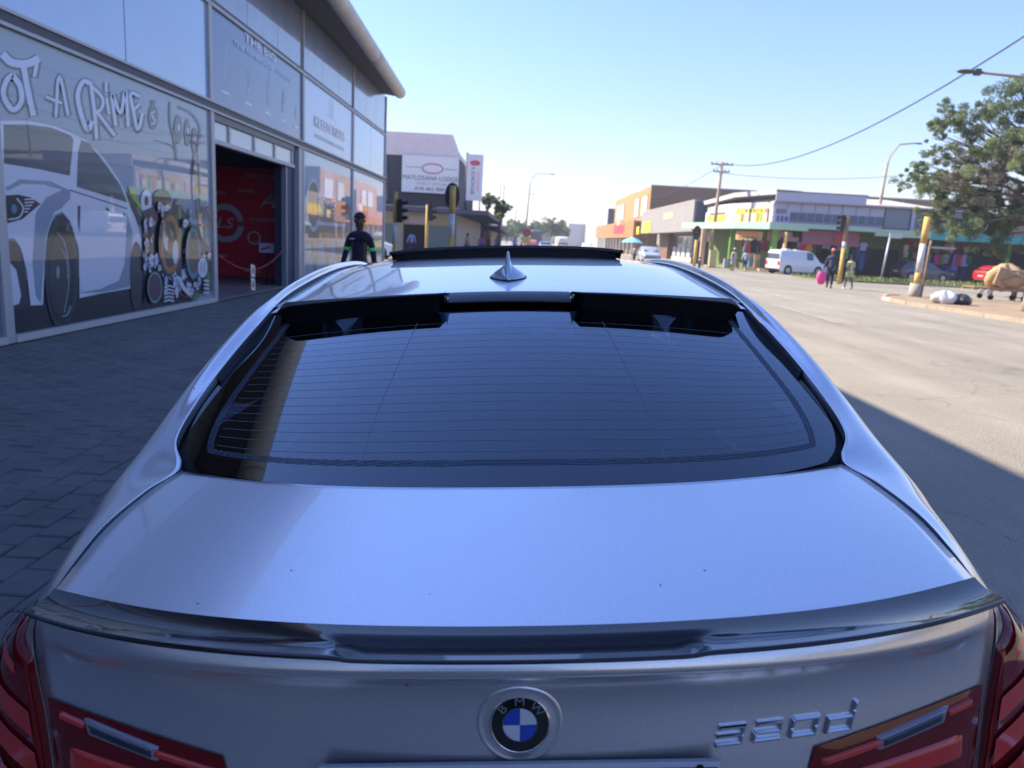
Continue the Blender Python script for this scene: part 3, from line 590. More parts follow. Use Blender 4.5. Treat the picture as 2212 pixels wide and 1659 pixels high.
# boot spoiler: black gloss blade rising to the trailing edge, recessed in the middle
def sp_pt(s, t):
    xf = s*.655; xt = s*.645
    yf, yt = e0(xf), tr(xt); x = xf*(1-t)+xt*t; y = yf*(1-t)+yt*t
    z0 = zd(xf, yf)+.0025; z1 = 1.061 - .013*s*s - .004*s**8
    z = z0*(1-t) + z1*t - .006*sin(pi*t)*(1-.3*abs(s))
    w = 1/(1+exp((abs(x)-.215+.03*(t-.6))/.0045)); q = min(1, max(0, (t-.26)/.10)); q = q*q*(3-2*q)*(1-.75*max(0, (t-.7)/.3))
    z -= .0105*w*q
    return (x, y, z)
SX = 200
S_ = [[sp_pt(-1+2*i/SX, j/20) for i in range(SX+1)] for j in range(21)]
last = S_[-1]
r1 = [(p[0], p[1]-.0025, p[2]-.0015) for p in last]; r2 = [(p[0], p[1]-.003, p[2]-.004) for p in last]; r3 = [(p[0]*.997, p[1]+.003, p[2]-.006) for p in last]; r4 = [(p[0]*.98, p[1]+.075, p[2]-.026) for p in last]
spo = MB().grid(S_ + [r1, r2, r3, r4])
spo.build('boot_spoiler', M_gloss, car)

# quarter panels with C-pillars: control rows run forward, columns run outward and down
QR = [
 [(.6585, .207, 1.028), (.6700, .184, 1.002), (.6745, .178, .955), (.6710, .180, .85), (.6710, .178, .70)],
 [(.6680, .285, 1.043), (.6930, .262, 1.018), (.716, .212, .955), (.758, .225, .85), (.765, .210, .70)],
 [(.6795, .400, 1.057), (.7200, .385, 1.037), (.754, .305, .955), (.828, .322, .85), (.838, .300, .70)],
 [(.6710, .530, 1.070), (.7500, .520, 1.046), (.806, .470, .955), (.866, .460, .85), (.874, .440, .70)],
 [(.6485, .625, 1.083), (.7680, .625, 1.062), (.848, .640, .955), (.886, .640, .85), (.890, .640, .70)],
 [(.6800, .690, 1.122), (.7700, .755, 1.102), (.868, .800, .957), (.893, .800, .85), (.897, .800, .70)],
 [(.6810, .810, 1.175), (.743, .880, 1.178), (.880, .960, .960), (.900, .960, .85), (.900, .960, .70)],
 [(.6660, .970, 1.240), (.716, 1.020, 1.245), (.882, 1.12, .962), (.900, 1.12, .85), (.900, 1.12, .70)],
 [(.6450, 1.120, 1.299), (.692, 1.180, 1.303), (.882, 1.28, .965), (.900, 1.28, .85), (.900, 1.28, .70)],
 [(.6430, 1.280, 1.337), (.683, 1.350, 1.331), (.882, 1.48, .965), (.900, 1.48, .85), (.900, 1.48, .70)],
 [(.6530, 1.500, 1.362), (.690, 1.580, 1.353), (.882, 1.70, .965), (.900, 1.70, .85), (.900, 1.70, .70)],
 [(.6660, 1.900, 1.387), (.701, 1.950, 1.374), (.882, 2.05, .965), (.900, 2.05, .85), (.900, 2.05, .70)],
 [(.6720, 2.300, 1.401), (.706, 2.350, 1.382), (.882, 2.40, .965), (.900, 2.40, .85), (.900, 2.40, .70)],
 [(.6680, 2.700, 1.398), (.704, 2.720, 1.374), (.882, 2.75, .965), (.900, 2.75, .85), (.900, 2.75, .70)],
 [(.6640, 3.020, 1.374), (.704, 3.050, 1.345), (.882, 3.05, .965), (.900, 3.05, .85), (.900, 3.05, .70)],
]
QR = [[Vector(p) for p in r] for r in QR]
def q_pt(r, c): return spl([spl(row, c) for row in QR], r)
def q_grid(r0, r1, c0, c1, nr_, nc_): return [[q_pt(r0+(r1-r0)*i/nr_, c0+(c1-c0)*j/nc_) for j in range(nc_+1)] for i in range(nr_+1)]
Qg = q_grid(0, 8, 0, 4, 64, 40)
M_gapin = mat('shut_gap', (.006, .006, .007), .8)
for sgn in (1, -1):
    Pq = Qg if sgn == 1 else mirror_x(Qg)
    mb = MB().grid(Pq); flange(mb, [r[0] for r in Pq], (0, 0, 1), .020); flange(mb, Pq[0], (0, -1, 0), .012)
    mb.build('quarter_panel', M_paint, car)
    # lower side: wheel arch cut out of a flat skirt
    arc = lambda yc_: [(yc_-.355*cos(pi*k/12), .32+.355*sin(pi*k/12)) for k in range(13)]
    pol = [(.05, .24), (.05, .71)] ; pol = [(.14, .26)] + arc(.79) + arc(3.60) + [(4.45, .28), (4.45, .60), (3.6, .705), (.12, .705)]
    MB().prism(pol, .870, .893, lambda u, v, w: (sgn*w, u, v)).build('lower_side', M_paint, car)
# roof, its side rails, gutter trims
RY = [1.17 + (3.0-1.17)*k/40 for k in range(41)]
gx = lambda y: interp([(1.1, .622), (1.26, .622), (1.5, .631), (1.9, .644), (2.3, .650), (3.0, .644)], y)
roof = [[(gx(y)*(-1+2*i/40), y, zr(gx(y)*(-1+2*i/40), y) - (.012+.018*max(0, y-2.2))*abs(-1+2*i/40)**6) for i in range(41)] for y in RY]
MB().grid(roof).build('roof', M_paint, car)
rail_o = [(1.08, .702, 1.270), (1.2, .692, 1.300), (1.35, .684, 1.320), (1.6, .692, 1.340), (2.0, .702, 1.355), (2.4, .707, 1.358), (2.8, .707, 1.340), (3.05, .707, 1.308)]
ro = lambda y, k: interp([(a[0], a[k]) for a in rail_o], y)
for sgn in (1, -1):
    rows = [[(sgn*p.x, p.y, p.z) for p in [q_pt(8+6*i/60, 1.14*j/14) for j in range(15)]] for i in range(61)]
    MB().grid(rows).build('roof_rail', M_paint, car)
    rows = [[(sgn*(gx(y)-.002), y, zr(gx(y), y)-.016-.018*max(0, y-2.2)), (sgn*(gx(y)+.012), y, zr(gx(y), y)-.013-.018*max(0, y-2.2)), (sgn*(gx(y)+.028), y, zr(gx(y), y)-.018-.018*max(0, y-2.2))] for y in RY[2:]]
    MB().grid(rows).build('gutter_trim', M_trimd, car)
    # side glass, doors, pillars
    rows = []
    for k in range(31):
        y = 1.27 + (3.15-1.27)*k/30; top = (ro(y, 1)+.012, ro(y, 2)-.05) if y > 1.16 else (.72, 1.12+(y-1.02)*1.0)
        if y > 2.5: top = (top[0]+.02*(y-2.5), top[1]-(y-2.5)*.12)
        rows.append([(sgn*(.878*(1-t)+top[0]*t), y, .965*(1-t)+top[1]*t) for t in (0, .33, .66, 1)])
    MB().grid(rows).build('side_window', M_sglass, car)
    box('pillar', M_gloss, min(sgn*.70, sgn*.80), max(sgn*.70, sgn*.80), 2.02, 2.10, .96, 1.30, car)
    for y0, y1 in ((1.285, 2.05), (2.06, 3.22)):
        rows = [[(sgn*.880, y, .966), (sgn*.896, y, .93), (sgn*.902, y, .85), (sgn*.900, y, .76), (sgn*.893, y, .70)] for y in (y0, y1)]
        d = MB().grid(rows).build('door', M_paint, car)
        MB().box(min(sgn*.90, sgn*.93), max(sgn*.90, sgn*.93), y0+.08, y0+.26, .84, .87).build('door_handle', M_paint, d)
    rows = [[(sgn*x1, y, z) for x1, z in ((.80, .975), (.872, .95), (.897, .86), (.893, .70))] for y in (3.23, 3.6, 4.0, 4.3)]
    rows[-1] = [(p[0]*.93, p[1], p[2]-.10) for p in rows[-1]]
    MB().grid(rows).build('front_wing', M_paint, car)
    w = MB().ball((0, 0, 0), (.05, .09, .065), 8).build('mirror_housing', M_paint, car); w.location = (sgn*.98, 2.98, 1.0)
    for yy in (.79, 3.60):
        w = MB().tube([(-.11, 0, 0), (-.09, 0, 0), (.09, 0, 0), (.11, 0, 0)], [.29, .325, .325, .29], 28).build('wheel', M_rub, car); w.location = (sgn*.77, yy, .325)
        mb = MB().tube([(-.01, 0, 0), (.01, 0, 0)], .07, 16)
        for k in range(5):
            a = 2*pi*k/5; mb.tube([(0, .05*cos(a), .05*sin(a)), (0, .225*cos(a), .225*sin(a))], [.03, .022], 8)
        mb.grid([[(-.02, .235*cos(2*pi*k/28), .235*sin(2*pi*k/28)) for k in range(29)], [(.03, .225*cos(2*pi*k/28), .225*sin(2*pi*k/28)) for k in range(29)]])
        rim = mb.build('rim', M_alu, w); rim.location = (sgn*.105, 0, 0)
# bonnet, screen, bumpers, floor
rows = []
for k in range(12):
    y = 3.30 + k*.10; rows.append([(x, y, .985 - .05*(k/11) - .14*max(0, k-8)/3 - .05*x*x) for x in [-.80+.16*i for i in range(11)]])
MB().grid(rows).build('bonnet', M_paint, car)
MB().grid([[(x*.72, 3.50-.10*x*x*.5, .965+.0*x) for x in [-1+.2*i for i in range(11)]], [(x*.59, 2.98-.05*x*x, 1.366-.03*x*x) for x in [-1+.2*i for i in range(11)]]]).build('windscreen', M_sglass, car)
def bump_pts(y0, z, w=.80): return [(w*(-1+2*i/24), y0+.12*abs(-1+2*i/24)**2+.25*abs(-1+2*i/24)**6, z) for i in range(25)]
MB().grid([bump_pts(.10, .70), bump_pts(.02, .66, .83), bump_pts(0.0, .60, .85), bump_pts(.0, .45, .86), bump_pts(.05, .26, .85)]).build('rear_bumper', M_paint, car)
MB().grid([[(x, 4.62-.30*(x/.85)**4-.1*x*x, z) for x in [-.85+.17*i for i in range(11)]] for z in (.82, .6, .4, .22)]).build('front_bumper', M_paint, car)
box('underbody', M_rub, -.80, .80, .25, 4.3, .18, .30, car)
MB().box(-.62, .62, .25, 1.0, .40, .97).box(-.50, .50, .22, .30, .60, .90).build('dark_inner_shell', M_gapin, car)  # unseen black shell added inside the boot to block light

# rear window
ygt = 1.225
def wy(s, t): return 0
def glass_x(t): return interp([(0, .606), (.03, .634), (.07, .652), (.12, .664), (.18, .671), (.32, .673), (.58, .657), (.83, .639), (1, .631)], t)
def g_pt(s, t):
    x = s*glass_x(t); y = (eb(x)+.004)*(1-t) + ygt*t; return Vector((x, y, zg(x, y) - .004))
Gl = [[g_pt(-1+2*i/48, (j/40)**1.3) for i in range(49)] for j in range(41)]
gl = MB().grid(Gl).build('rear_window', M_rglass, car)
M_sur = mat('window_surround', (.006, .006, .008), .6)
for sgn in (1, -1):
    rows = []
    for k in range(61):
        p = q_pt(3.6+10.3*k/60, 0); rows.append([(sgn*(p.x-.040), p.y, p.z-.024), (sgn*(p.x+.008), p.y, p.z-.026), (sgn*(p.x+.040), p.y, p.z-.060), (sgn*(p.x+.060), p.y, p.z-.16)])
    MB().grid(rows).build('window_surround', M_sur, car)
    rows = []
    for k in range(41):
        p = q_pt(6.6+7.3*k/40, 0); rows.append([(sgn*(p.x-.012), p.y, p.z-.022), (sgn*(p.x-.005), p.y, p.z-.010), (sgn*(p.x-.0015), p.y, p.z-.0015), (sgn*(p.x+.004), p.y, p.z-.006)])
    MB().grid(rows).build('window_surround', M_sur, car)
M_frit = mat('black_frit', (0.008, 0.008, 0.010), 0.5)
def ring_strip(name, o0, o1, dz, m_, n=40):
    mb = MB()
    def off(s, t, d): p = g_pt(s, t); return p
    def line_pts(d):
        L = []
        for i in range(n+1): t = 1-(1-d/.72)*i/n; gx_ = glass_x(t); s = -(1-d/gx_); L.append(g_pt(s, t)-Vector((0, 0, dz)))
        for i in range(1, n): t = d/.72; gx_ = glass_x(t); s = -(1-d/gx_)*(1-2*i/n); L.append(g_pt(s, t)-Vector((0, 0, dz)))
        for i in range(n+1): t = d/.72+(1-d/.72)*i/n; gx_ = glass_x(t); s = (1-d/gx_); L.append(g_pt(s, t)-Vector((0, 0, dz)))
        return L
    return MB().grid([line_pts(o0), line_pts(o1)]).build(name, m_, gl)
ring_strip('frit_border', .001, .050, .0025, M_frit)
# dotted edge of the frit
Md = bpy.data.materials.new('frit_dots'); Md.use_nodes = True; nt = Md.node_tree; nt.nodes.clear()
o_ = nt.nodes.new('ShaderNodeOutputMaterial'); mx = nt.nodes.new('ShaderNodeMixShader'); ta = nt.nodes.new('ShaderNodeBsdfTransparent'); df = nt.nodes.new('ShaderNodeBsdfDiffuse'); df.inputs[0].default_value = (.10, .115, .15, 1)
tc = nt.nodes.new('ShaderNodeTexCoord'); mp = nt.nodes.new('ShaderNodeMapping'); mp.inputs['Rotation'].default_value = (0, 0, .785); ck = nt.nodes.new('ShaderNodeTexChecker'); ck.inputs['Scale'].default_value = 260
nt.links.new(tc.outputs['Object'], mp.inputs[0]); nt.links.new(mp.outputs[0], ck.inputs[0]); nt.links.new(ck.outputs['Fac'], mx.inputs[0]); nt.links.new(ta.outputs[0], mx.inputs[1]); nt.links.new(df.outputs[0], mx.inputs[2]); nt.links.new(mx.outputs[0], o_.inputs[0])
o = ring_strip('frit_dots', .052, .068, -.0008, Md)
M_wire = mat('heating_wire', (0.16, 0.19, 0.25), 0.5)
for k in range(17):
    t = .125 + .66*k/16; sx_ = 1-.075/glass_x(t); P2 = []
    for i in range(33):
        s = sx_*(-1+2*i/32); p = g_pt(s, t+.012*(1-(s/sx_)**2)-.012) + Vector((0, 0, .0006)); P2.append(p)
    MB().grid([P2, [p+Vector((0, .0008, .0003)) for p in P2]]).build('heating_wire', M_wire, gl)
for s0, s1 in ((-.36, -.43), (.36, .43), (.0, .0)):
    P2 = [g_pt(s1+(s0-s1)*i/20, (.08 if s0 else .74)+(.72 if s0 else .05)*i/20)+Vector((0, 0, .0006)) for i in range(21)]
    MB().grid([P2, [p+Vector((.001, 0, 0)) for p in P2]]).build('heating_wire', M_wire, gl)

# roof spoiler: two deep black wings and a shallow bridge between them
def wing(sgn):
    rows = []
    for i in range(41):
        u = i/40; x = .165 + (.600-.165)*u
        en = max(0, (u-.90)/.10); h = sqrt(max(0, 1-en*en))
        inn = 1 - max(0, (.05-u)/.05)
        yr = 1.118 + .035*x*x*1.2 + .02*en**2 + .03*(1-inn); yt = 1.235
        zt = 1.3785 - .10*(x*x-.03) - .010*en*en; zgl = zg(x, yr+.012)-.003; zb = zt - (zt-zgl)*h*(.55+.45*h) - .004*(1-h)
        zf = zr(x, yt)+.002
        rows.append([[(sgn*x, yt, zf-.012), (sgn*x, yt, zf), (sgn*x, (yr+yt)/2, (zt+zf)/2+.002), (sgn*x, yr+.003, zt)], [(sgn*x, yr+.00299, zt-.00001), (sgn*x, yr-.0005, zt-.0015), (sgn*x, yr-.001, zt-.004)], [(sgn*x, yr-.00099, zt-.00401), (sgn*x, yr+.012, zb)], [(sgn*x, yr+.01201, zb-.00001), (sgn*x, yt-.03, zb+.002)]])
    mb = MB()
    for q in range(4): mb.grid([r[q] for r in rows])
    for e_ in (rows[0], rows[-1]): mb.poly([tuple(Vector(p)+Vector((.00001*sgn, 0, 0))) for p in e_[0][1:]+e_[1][1:]+e_[2][1:]+e_[3][1:]])
    return mb
M_sat = mat('satin_black', (.0025, .0025, .004), .55, spec=.12)
for sgn in (1, -1): wing(sgn).build('roof_spoiler_wing', M_sat, car)
rb = MB()
rb.grid([[(x, 1.235, zr(x, 1.235)+.003), (x, 1.205, 1.3785-.1*x*x), (x, 1.196, 1.3765-.1*x*x), (x, 1.150, 1.3585-.1*x*x), (x, 1.147, 1.356-.1*x*x), (x, 1.150, 1.352-.1*x*x), (x, 1.20, 1.350-.1*x*x)] for x in [-.158+.316*i/16 for i in range(17)]])
for sgn in (1, -1):   # facets between bridge and wings
    rb.poly([(sgn*.158, 1.205, 1.376), (sgn*.158, 1.150, 1.356), (sgn*.166, 1.122, 1.3735), (sgn*.166, 1.235, 1.372)])
    rb.poly([(sgn*.158, 1.150, 1.356), (sgn*.158, 1.20, 1.350), (sgn*.166, 1.13, 1.335), (sgn*.166, 1.122, 1.3735)])
rb.build('spoiler_bridge', M_gloss, car)

# tilted sunroof panel
rows = []; rows2 = []
for j in range(9):
    y = 2.33 + .60*j/8; w = .485; lift = .043*(1-j/8)
    rows.append([(w*(-1+2*i/30), y + .02*abs(-1+2*i/30)**4*(1 if j == 0 else 0), zr(w*(-1+2*i/30), y)+.004+lift-.010*abs(-1+2*i/30)**6) for i in range(31)])
rows.insert(0, [(p[0], p[1]-.001, p[2]-.012) for p in rows[0]])
rows.insert(0, [(p[0]*.985, p[1]+.01, p[2]-.002) for p in rows[0]])
sr = MB().grid(rows).build('sunroof_panel', M_gloss, car)
MB().grid([[(p[0]*.97, p[1]+.02, p[2]) for p in rows[0]], [(p[0]*.97, p[1]+.03, zr(p[0]*.97, p[1])-.001) for p in rows[0]]]).build('sunroof_gap_skirt', M_rub, sr)  # black skirt stands in for the dark gap under the raised panel
for sgn in (1, -1): MB().grid([[(sgn*.470, 2.34+.58*j/8, zr(.47, 2.34+.58*j/8)+.0) for j in range(9)], [(sgn*.480, 2.34+.58*j/8, zr(.47, 2.34+.58*j/8)+.047*(1-j/8)-.006) for j in range(9)]]).build('sunroof_gap_skirt', M_rub, sr)

# shark-fin antenna
rows = []
for j in range(41):
    u = j/40; y = 1.452 + .185*u; w = .056*(sin(pi*min(1, u*1.6+.0)/2)**.6 if u < .625 else 1)*(1 if u < .45 else max(.02, 1-((u-.45)/.55)**2.2)); w = max(w, .004)
    dome = .030*sin(pi*min(1, (u+.02)*1.9)/2)*(1-max(0, u-.5)/.52)**.7 if u < 1 else 0
    fin = .050*interp([(0, 0), (.12, .06), (.25, .22), (.38, .52), (.50, .88), (.57, 1.0), (.64, .97), (.8, .58), (1, 0)], u)
    row = []
    for i in range(33):
        v = -1+2*i/32; row.append((w*v, y - .012*v*v*(1-u)*-1, zr(0, y)+.003 + dome*max(0, 1-v*v)**.8 + fin*(.74*exp(-(v*w/.0070)**4) + .26*exp(-(v*w/.020)**2))*(1-v*v)))
    rows.append(row)
MB().grid(rows).build('antenna', paint('antenna_paint', (0.46, 0.50, 0.56), .6, .3), car)
rim_ = [r[0] for r in rows]+[r[-1] for r in rows][::-1]
MB().tube([(p[0]*1.03, p[1]-.001, zr(0, p[1])+.002) for p in rim_[:-1]]+[(rim_[0][0]*1.03, rim_[0][1], zr(0, rim_[0][1])+.002)], .0018, 6).build('antenna_seal', M_rub, car)

# tail lights: dark lens bodies with bright bars, outer on the wing, inner on the lid
M_lens = mat('tail_lens', (0.15, 0.005, 0.008), 0.15, spec=.1, coat=1.0, coat_rough=0.0); M_bar = mat('tail_bar_red', (0.58, 0.018, 0.012), 0.2, coat=1.0, coat_rough=0.0); M_bar2 = mat('tail_bar_bright', (0.65, 0.035, 0.02), 0.25, coat=1.0)
M_clear = mat('clear_lens_dark', (0.02, 0.035, 0.05), 0.1, coat=1.0); M_cledge = mat('clear_lens_rim', (0.22, 0.21, 0.27), 0.2, coat=1.0)
ctop = lambda r: interp([(0, 2.08), (.25, 1.97), (.5, 1.86), (.75, 1.74), (1.1, 1.62), (1.6, 1.72), (2.2, 2.05), (2.8, 2.5), (3.1, 3.2)], r)
def lens_pt(r, c, off, sgn):
    p = q_pt(r, c); du = q_pt(r+.05, c)-p; dv = q_pt(r, c+.05)-p; n = du.cross(dv).normalized()
    if n.x < 0: n = -n
    p = p + n*off; return (sgn*p.x, p.y, p.z)
for sgn in (1, -1):
    rows = []
    for i in range(41):
        r = .002 + 3.09*i/40; c0 = ctop(r); rows.append([lens_pt(r, c0+(3.95-c0)*j/16, (.001 if j == 0 or i in (0, 40) else .006+.010*sin(pi*j/16)), sgn) for j in range(17)])
    tl = MB().grid(rows).build('tail_light', M_lens, car)
    for c0, c1, mt, w0, w1 in ((1.95, 2.12, M_bar2, .35, 2.3), (2.55, 2.88, M_bar, .08, 2.6), (3.05, 3.32, M_bar, .08, 2.7), (3.5, 3.75, M_bar, .08, 2.7)):
        rows = []
        for i in range(25):
            r = w0+(w1-w0)*i/24; sweep = .55*(r/2.6)**1.5*-1 + (.28 if r < 1.2 else 0)*(1-r/1.2)
            rows.append([lens_pt(r, max(ctop(r)+.12, cc+sweep), .0185, sgn) for cc in (c0, (c0+c1)/2, c1)])
        MB().grid(rows).build('light_bar', mt, tl)
    # thin seam piece beside the shut line
    rows = [[lens_pt(.03+.02*k, 2.15+1.8*j/10, .012, sgn) for j in range(11)] for k in range(2)]
    MB().grid(rows).build('light_edge', M_bar, tl)
    # inner light on the lid, as a raised pane following the face
    def lid_pane(name, pts, off, mt, par, n=8):
        rows = []
        (a, b_, c_, d_) = pts           # top-left, top-right, bottom-right, bottom-left in (x, z)
        for j in range(n+1):
            t = j/n; L = (a[0]*(1-t)+d_[0]*t, a[1]*(1-t)+d_[1]*t); R_ = (b_[0]*(1-t)+c_[0]*t, b_[1]*(1-t)+c_[1]*t)
            row = []
            for i in range(15):
                s = i/14; x = L[0]*(1-s)+R_[0]*s; z = L[1]*(1-s)+R_[1]*s; e = .35 if (i in (0, 14) or j in (0, n)) else 1
                row.append((sgn*x, face_y(x, z)-off*e, z))
            rows.append(row)
        return MB().grid(rows).build(name, mt, par)
    il = lid_pane('tail_light', ((.400, .838), (.660, .892), (.662, .70), (.368, .70)), .007, M_lens, car)
    lid_pane('light_bar', ((.41, .795), (.635, .828), (.640, .785), (.405, .762)), .0115, M_bar, il); lid_pane('light_bar', ((.40, .745), (.64, .762), (.64, .735), (.395, .715)), .0115, M_bar, il)
    lid_pane('light_bar', ((.408, .823), (.500, .842), (.502, .834), (.407, .815)), .0115, M_bar2, il); lid_pane('light_bar', ((.598, .866), (.640, .877), (.641, .869), (.599, .858)), .0115, M_bar2, il)
    cl_ = lid_pane('reversing_lens_rim', ((.488, .845), (.604, .874), (.600, .850), (.486, .822)), .0105, M_cledge, il); lid_pane('reversing_lens', ((.494, .842), (.599, .869), (.597, .856), (.493, .829)), .0125, M_clear, il)

# badge: dished surround, black ring, quadrants, letters
bz, br_ = .896, .0385
bn = Vector((0, -1, .12)).normalized(); bx = Vector((1, 0, 0)); by = bx.cross(bn)*-1
if by.z < 0: by = -by
bc = Vector((0, face_y(0, bz)-.0015, bz))
def disc(mb, r0, r1, h0, h1, a0=0, a1=360, n=40):
    rows = [[], []]
    for k in range(n+1):
        t = rad(a0+(a1-a0)*k/n)
        for q, (r, h) in enumerate(((r0, h0), (r1, h1))): rows[q].append(bc + (bx*cos(t)+by*sin(t))*r + bn*h)
    mb.grid(rows); return mb
sr_rows = []
for r_, h_ in ((br_, .0015), (br_+.003, .0010), (br_+.008, -.0012), (br_+.013, -.0004), (br_+.017, .0008)):
    rw = []
    for k in range(49):
        t = 2*pi*k/48; q = bc + (bx*cos(t)+by*sin(t))*r_; rw.append((q.x, face_y(q.x, q.z)-.0018-h_, q.z))
    sr_rows.append(rw)
sr_rows.append([(p[0]*1.03, p[1]+.004, bz+(p[2]-bz)*1.03) for p in sr_rows[-1]])
MB().grid(sr_rows).build('badge_surround', M_paint, car)
bd = disc(MB(), br_*.60, br_*.975, .0050, .0042).build('badge', mat('badge_black', (.006, .006, .009), .2, coat=1.0), car)
disc(disc(MB(), br_*.965, br_*1.01, .0046, .0056), br_*1.01, br_*1.04, .0056, .0022).build('badge_ring', M_chrome, bd); disc(MB(), br_*.575, br_*.615, .0056, .0056).build('badge_ring', mat('badge_grey', (.10, .10, .13), .3, metal=.5), bd)
Mb1 = mat('badge_blue', (.012, .07, .50), .25, coat=1.0); Mb2 = mat('badge_white', (.62, .66, .74), .25, coat=1.0)
for k, mt in enumerate((Mb2, Mb1, Mb2, Mb1)): disc(MB(), .0002, br_*.575, .0060, .0052, 90*k+1, 90*k+89, 12).build('badge_quadrant', mt, bd)
for s, a in (('B', 137), ('M', 90), ('W', 43)):
    t = rad(a); p = bc + (bx*cos(t)+by*sin(t))*br_*.79 + bn*.0052; xd = bx*sin(t)-by*cos(t); yd = bx*cos(t)+by*sin(t)
    text(s, 'badge_letter', mat('badge_letter', (.30, .32, .36), .35, metal=.6), p, xd, yd, .0155, parent=bd, extrude=.0004, sx=1.25)
# model lettering
SEG = {'3': 'abcdg', '2': 'abged', '0': 'abcdef', 'd': 'DGCBe'}
for k, ch_ in enumerate('320d'):
    x = .277 + k*.0520; z0 = .868 + k*.0015; W_l, H_l, T_ = .040, .029, .0058; mb = MB()
    segs = {'a': (T_*.4, W_l, H_l-T_, H_l), 'b': (W_l-T_, W_l, H_l/2, H_l-.002), 'c': (W_l-T_, W_l, .002, H_l/2), 'd': (T_*.4, W_l, 0, T_), 'e': (0, T_, .002, H_l/2), 'f': (0, T_, H_l/2, H_l-.002), 'g': (T_*.3, W_l-T_*.3, H_l/2-T_*.42, H_l/2+T_*.42)}
    if ch_ == 'd': segs.update({'D': (0, W_l, 0, T_*.8), 'G': (0, W_l, H_l*.62, H_l*.62+T_*.8), 'C': (W_l-T_, W_l, 0, H_l), 'B': (W_l-T_, W_l, H_l, H_l+.012), 'e': (0, T_, 0, H_l*.62+.004)})
    for sg_ in (SEG[ch_]):
        a, b, c, d = segs[sg_]; b0 = len(mb.v); e = .0018
        for off, ins in ((0, 0), (.0035, 0), (.0055, e)):
            for (u, w) in ((a+ins, c+ins), (b-ins, c+ins), (b-ins, d-ins), (a+ins, d-ins)): X_ = x + u + w*.22 - .02; Z_ = z0 - .016 + w + (u-.02)*.03; mb.v.append((X_, face_y(X_, Z_)-off, Z_))
        for L_ in (0, 4):
            for q in range(4): mb.face((b0+L_+q, b0+L_+(q+1) % 4, b0+L_+4+(q+1) % 4, b0+L_+4+q))
        mb.face((b0+8, b0+9, b0+10, b0+11))
    mb.build('model_letter', M_chrome, car)
# number plate
M_pl = mat('plate_white', (.55, .58, .68), .45); pl = box('number_plate', M_pl, -.262, .262, .080, .086, .731, .847, car)
mb = MB()
for a in ((-.258, .258, .836, .8385), (-.258, .258, .734, .7365), (-.258, -.2555, .7365, .8365), (.2555, .258, .7365, .8365)): mb.box(a[0], a[1], .0788, .0795, a[2], a[3])
mb.build('plate_border', mat('plate_blue', (.02, .03, .20), .5), pl); text('HDR 673 FS', 'plate_lettering', mat('plate_letters', (.01, .015, .10), .5), (0, .0790, .786), (1, 0, 0), (0, 0, 1), .115, parent=pl, extrude=.0004, sx=.95)
for x in (-.235, .235): MB().tube([(x, .0805, .838), (x, .077, .838)], .005, 10).build('plate_bolt', M_gapin, pl)

# cabin
for sgn in (1, -1):
    s = MB().box(-.25, .25, 1.9, 2.35, .35, .52).build('seat', M_int, car); s.location = (sgn*.36, 0, 0)
    MB().grid([[(x, 1.88-.12*t+.02*abs(x)*3, .52+.62*t) for x in (-.23, -.1, .1, .23)] for t in (0, .3, .6, .9, 1)]).grid([[(x*.95, 1.80-.12*t, .52+.62*t) for x in (-.23, -.1, .1, .23)] for t in (0, .3, .6, .9, 1)]).build('seat_back', M_int, s)
    MB().ball((0, 1.76, 1.22), (.14, .05, .10), 8).build('headrest', M_int, s)
rsb = MB().grid([[(x, y-.03*abs(x), z) for x in [-.6+.1*i for i in range(13)]] for y, z in ((.95, .45), (.93, .55), (1.02, .60), (1.0, .9), (.93, 1.02), (.89, 1.02), (.87, .95))]).build('rear_seat', M_int, car)
for x in (-.36, .36): MB().ball((x, .93, 1.075), (.13, .05, .06), 8).build('headrest', M_int, rsb)
MB().grid([[(x, y, zz) for x in (-.62, 0, .62)] for y, zz in ((.50, 1.045), (.70, 1.03), (.90, 1.02))]).build('parcel_shelf', mat('shelf_cloth', (.02, .021, .024), .9), car)
MB().ball((-.22, .62, 1.045), (.09, .06, .012), 8).build('speaker_grille', M_rub, car); MB().box(-.12, .12, .50, .56, 1.045, 1.065).build('brake_light', mat('brake_lens', (.10, .01, .01), .2, coat=1), car)
MB().grid([[(x, y, z) for x in (-.70, -.3, 0, .3, .70)] for y, z in ((2.95, .80), (2.92, .98), (3.05, 1.0), (3.45, .965))]).build('dashboard', M_intl, car)
MB().box(-.13, .13, 2.90, 2.92, .96, 1.07).build('dash_screen', M_gloss, car); MB().box(-.12, .12, 2.72, 2.74, 1.26, 1.32).build('rear_mirror', M_gloss, car)
mb = MB()
for k in range(28):
    a = 2*pi*k/28; b_ = 2*pi*(k+1)/28; mb.tube([(.36+.18*cos(a), 2.72+.06*sin(a), .95+.17*sin(a)), (.36+.18*cos(b_), 2.72+.06*sin(b_), .95+.17*sin(b_))], .014, 6, caps=False)
mb.build('steering_wheel', M_rub, car)
MB().grid([[(x, y, zr(x, y)-.05) for x in (-.60, -.3, 0, .3, .60)] for y in (1.25, 1.6, 2.0, 2.5, 2.95)]).build('headliner', mat('headliner', (.22, .22, .22), .9), car)
o = MB().poly([(-.17, 2.97, 1.28), (.17, 2.97, 1.28), (.17, 2.99, 1.24), (-.17, 2.99, 1.24)]).build('mirrored_text_strip', mat('strip_pale', (.6, .65, .7), .6), car, recalc=False); text('HDR 673 FS', 'lettering', M_gapin, (0, 2.965, 1.26), (1, 0, 0), (0, -.4, 1), .035, parent=o, sx=1.2, mirror=True)  # added strip; its mirrored lettering stands in for a reflected plate

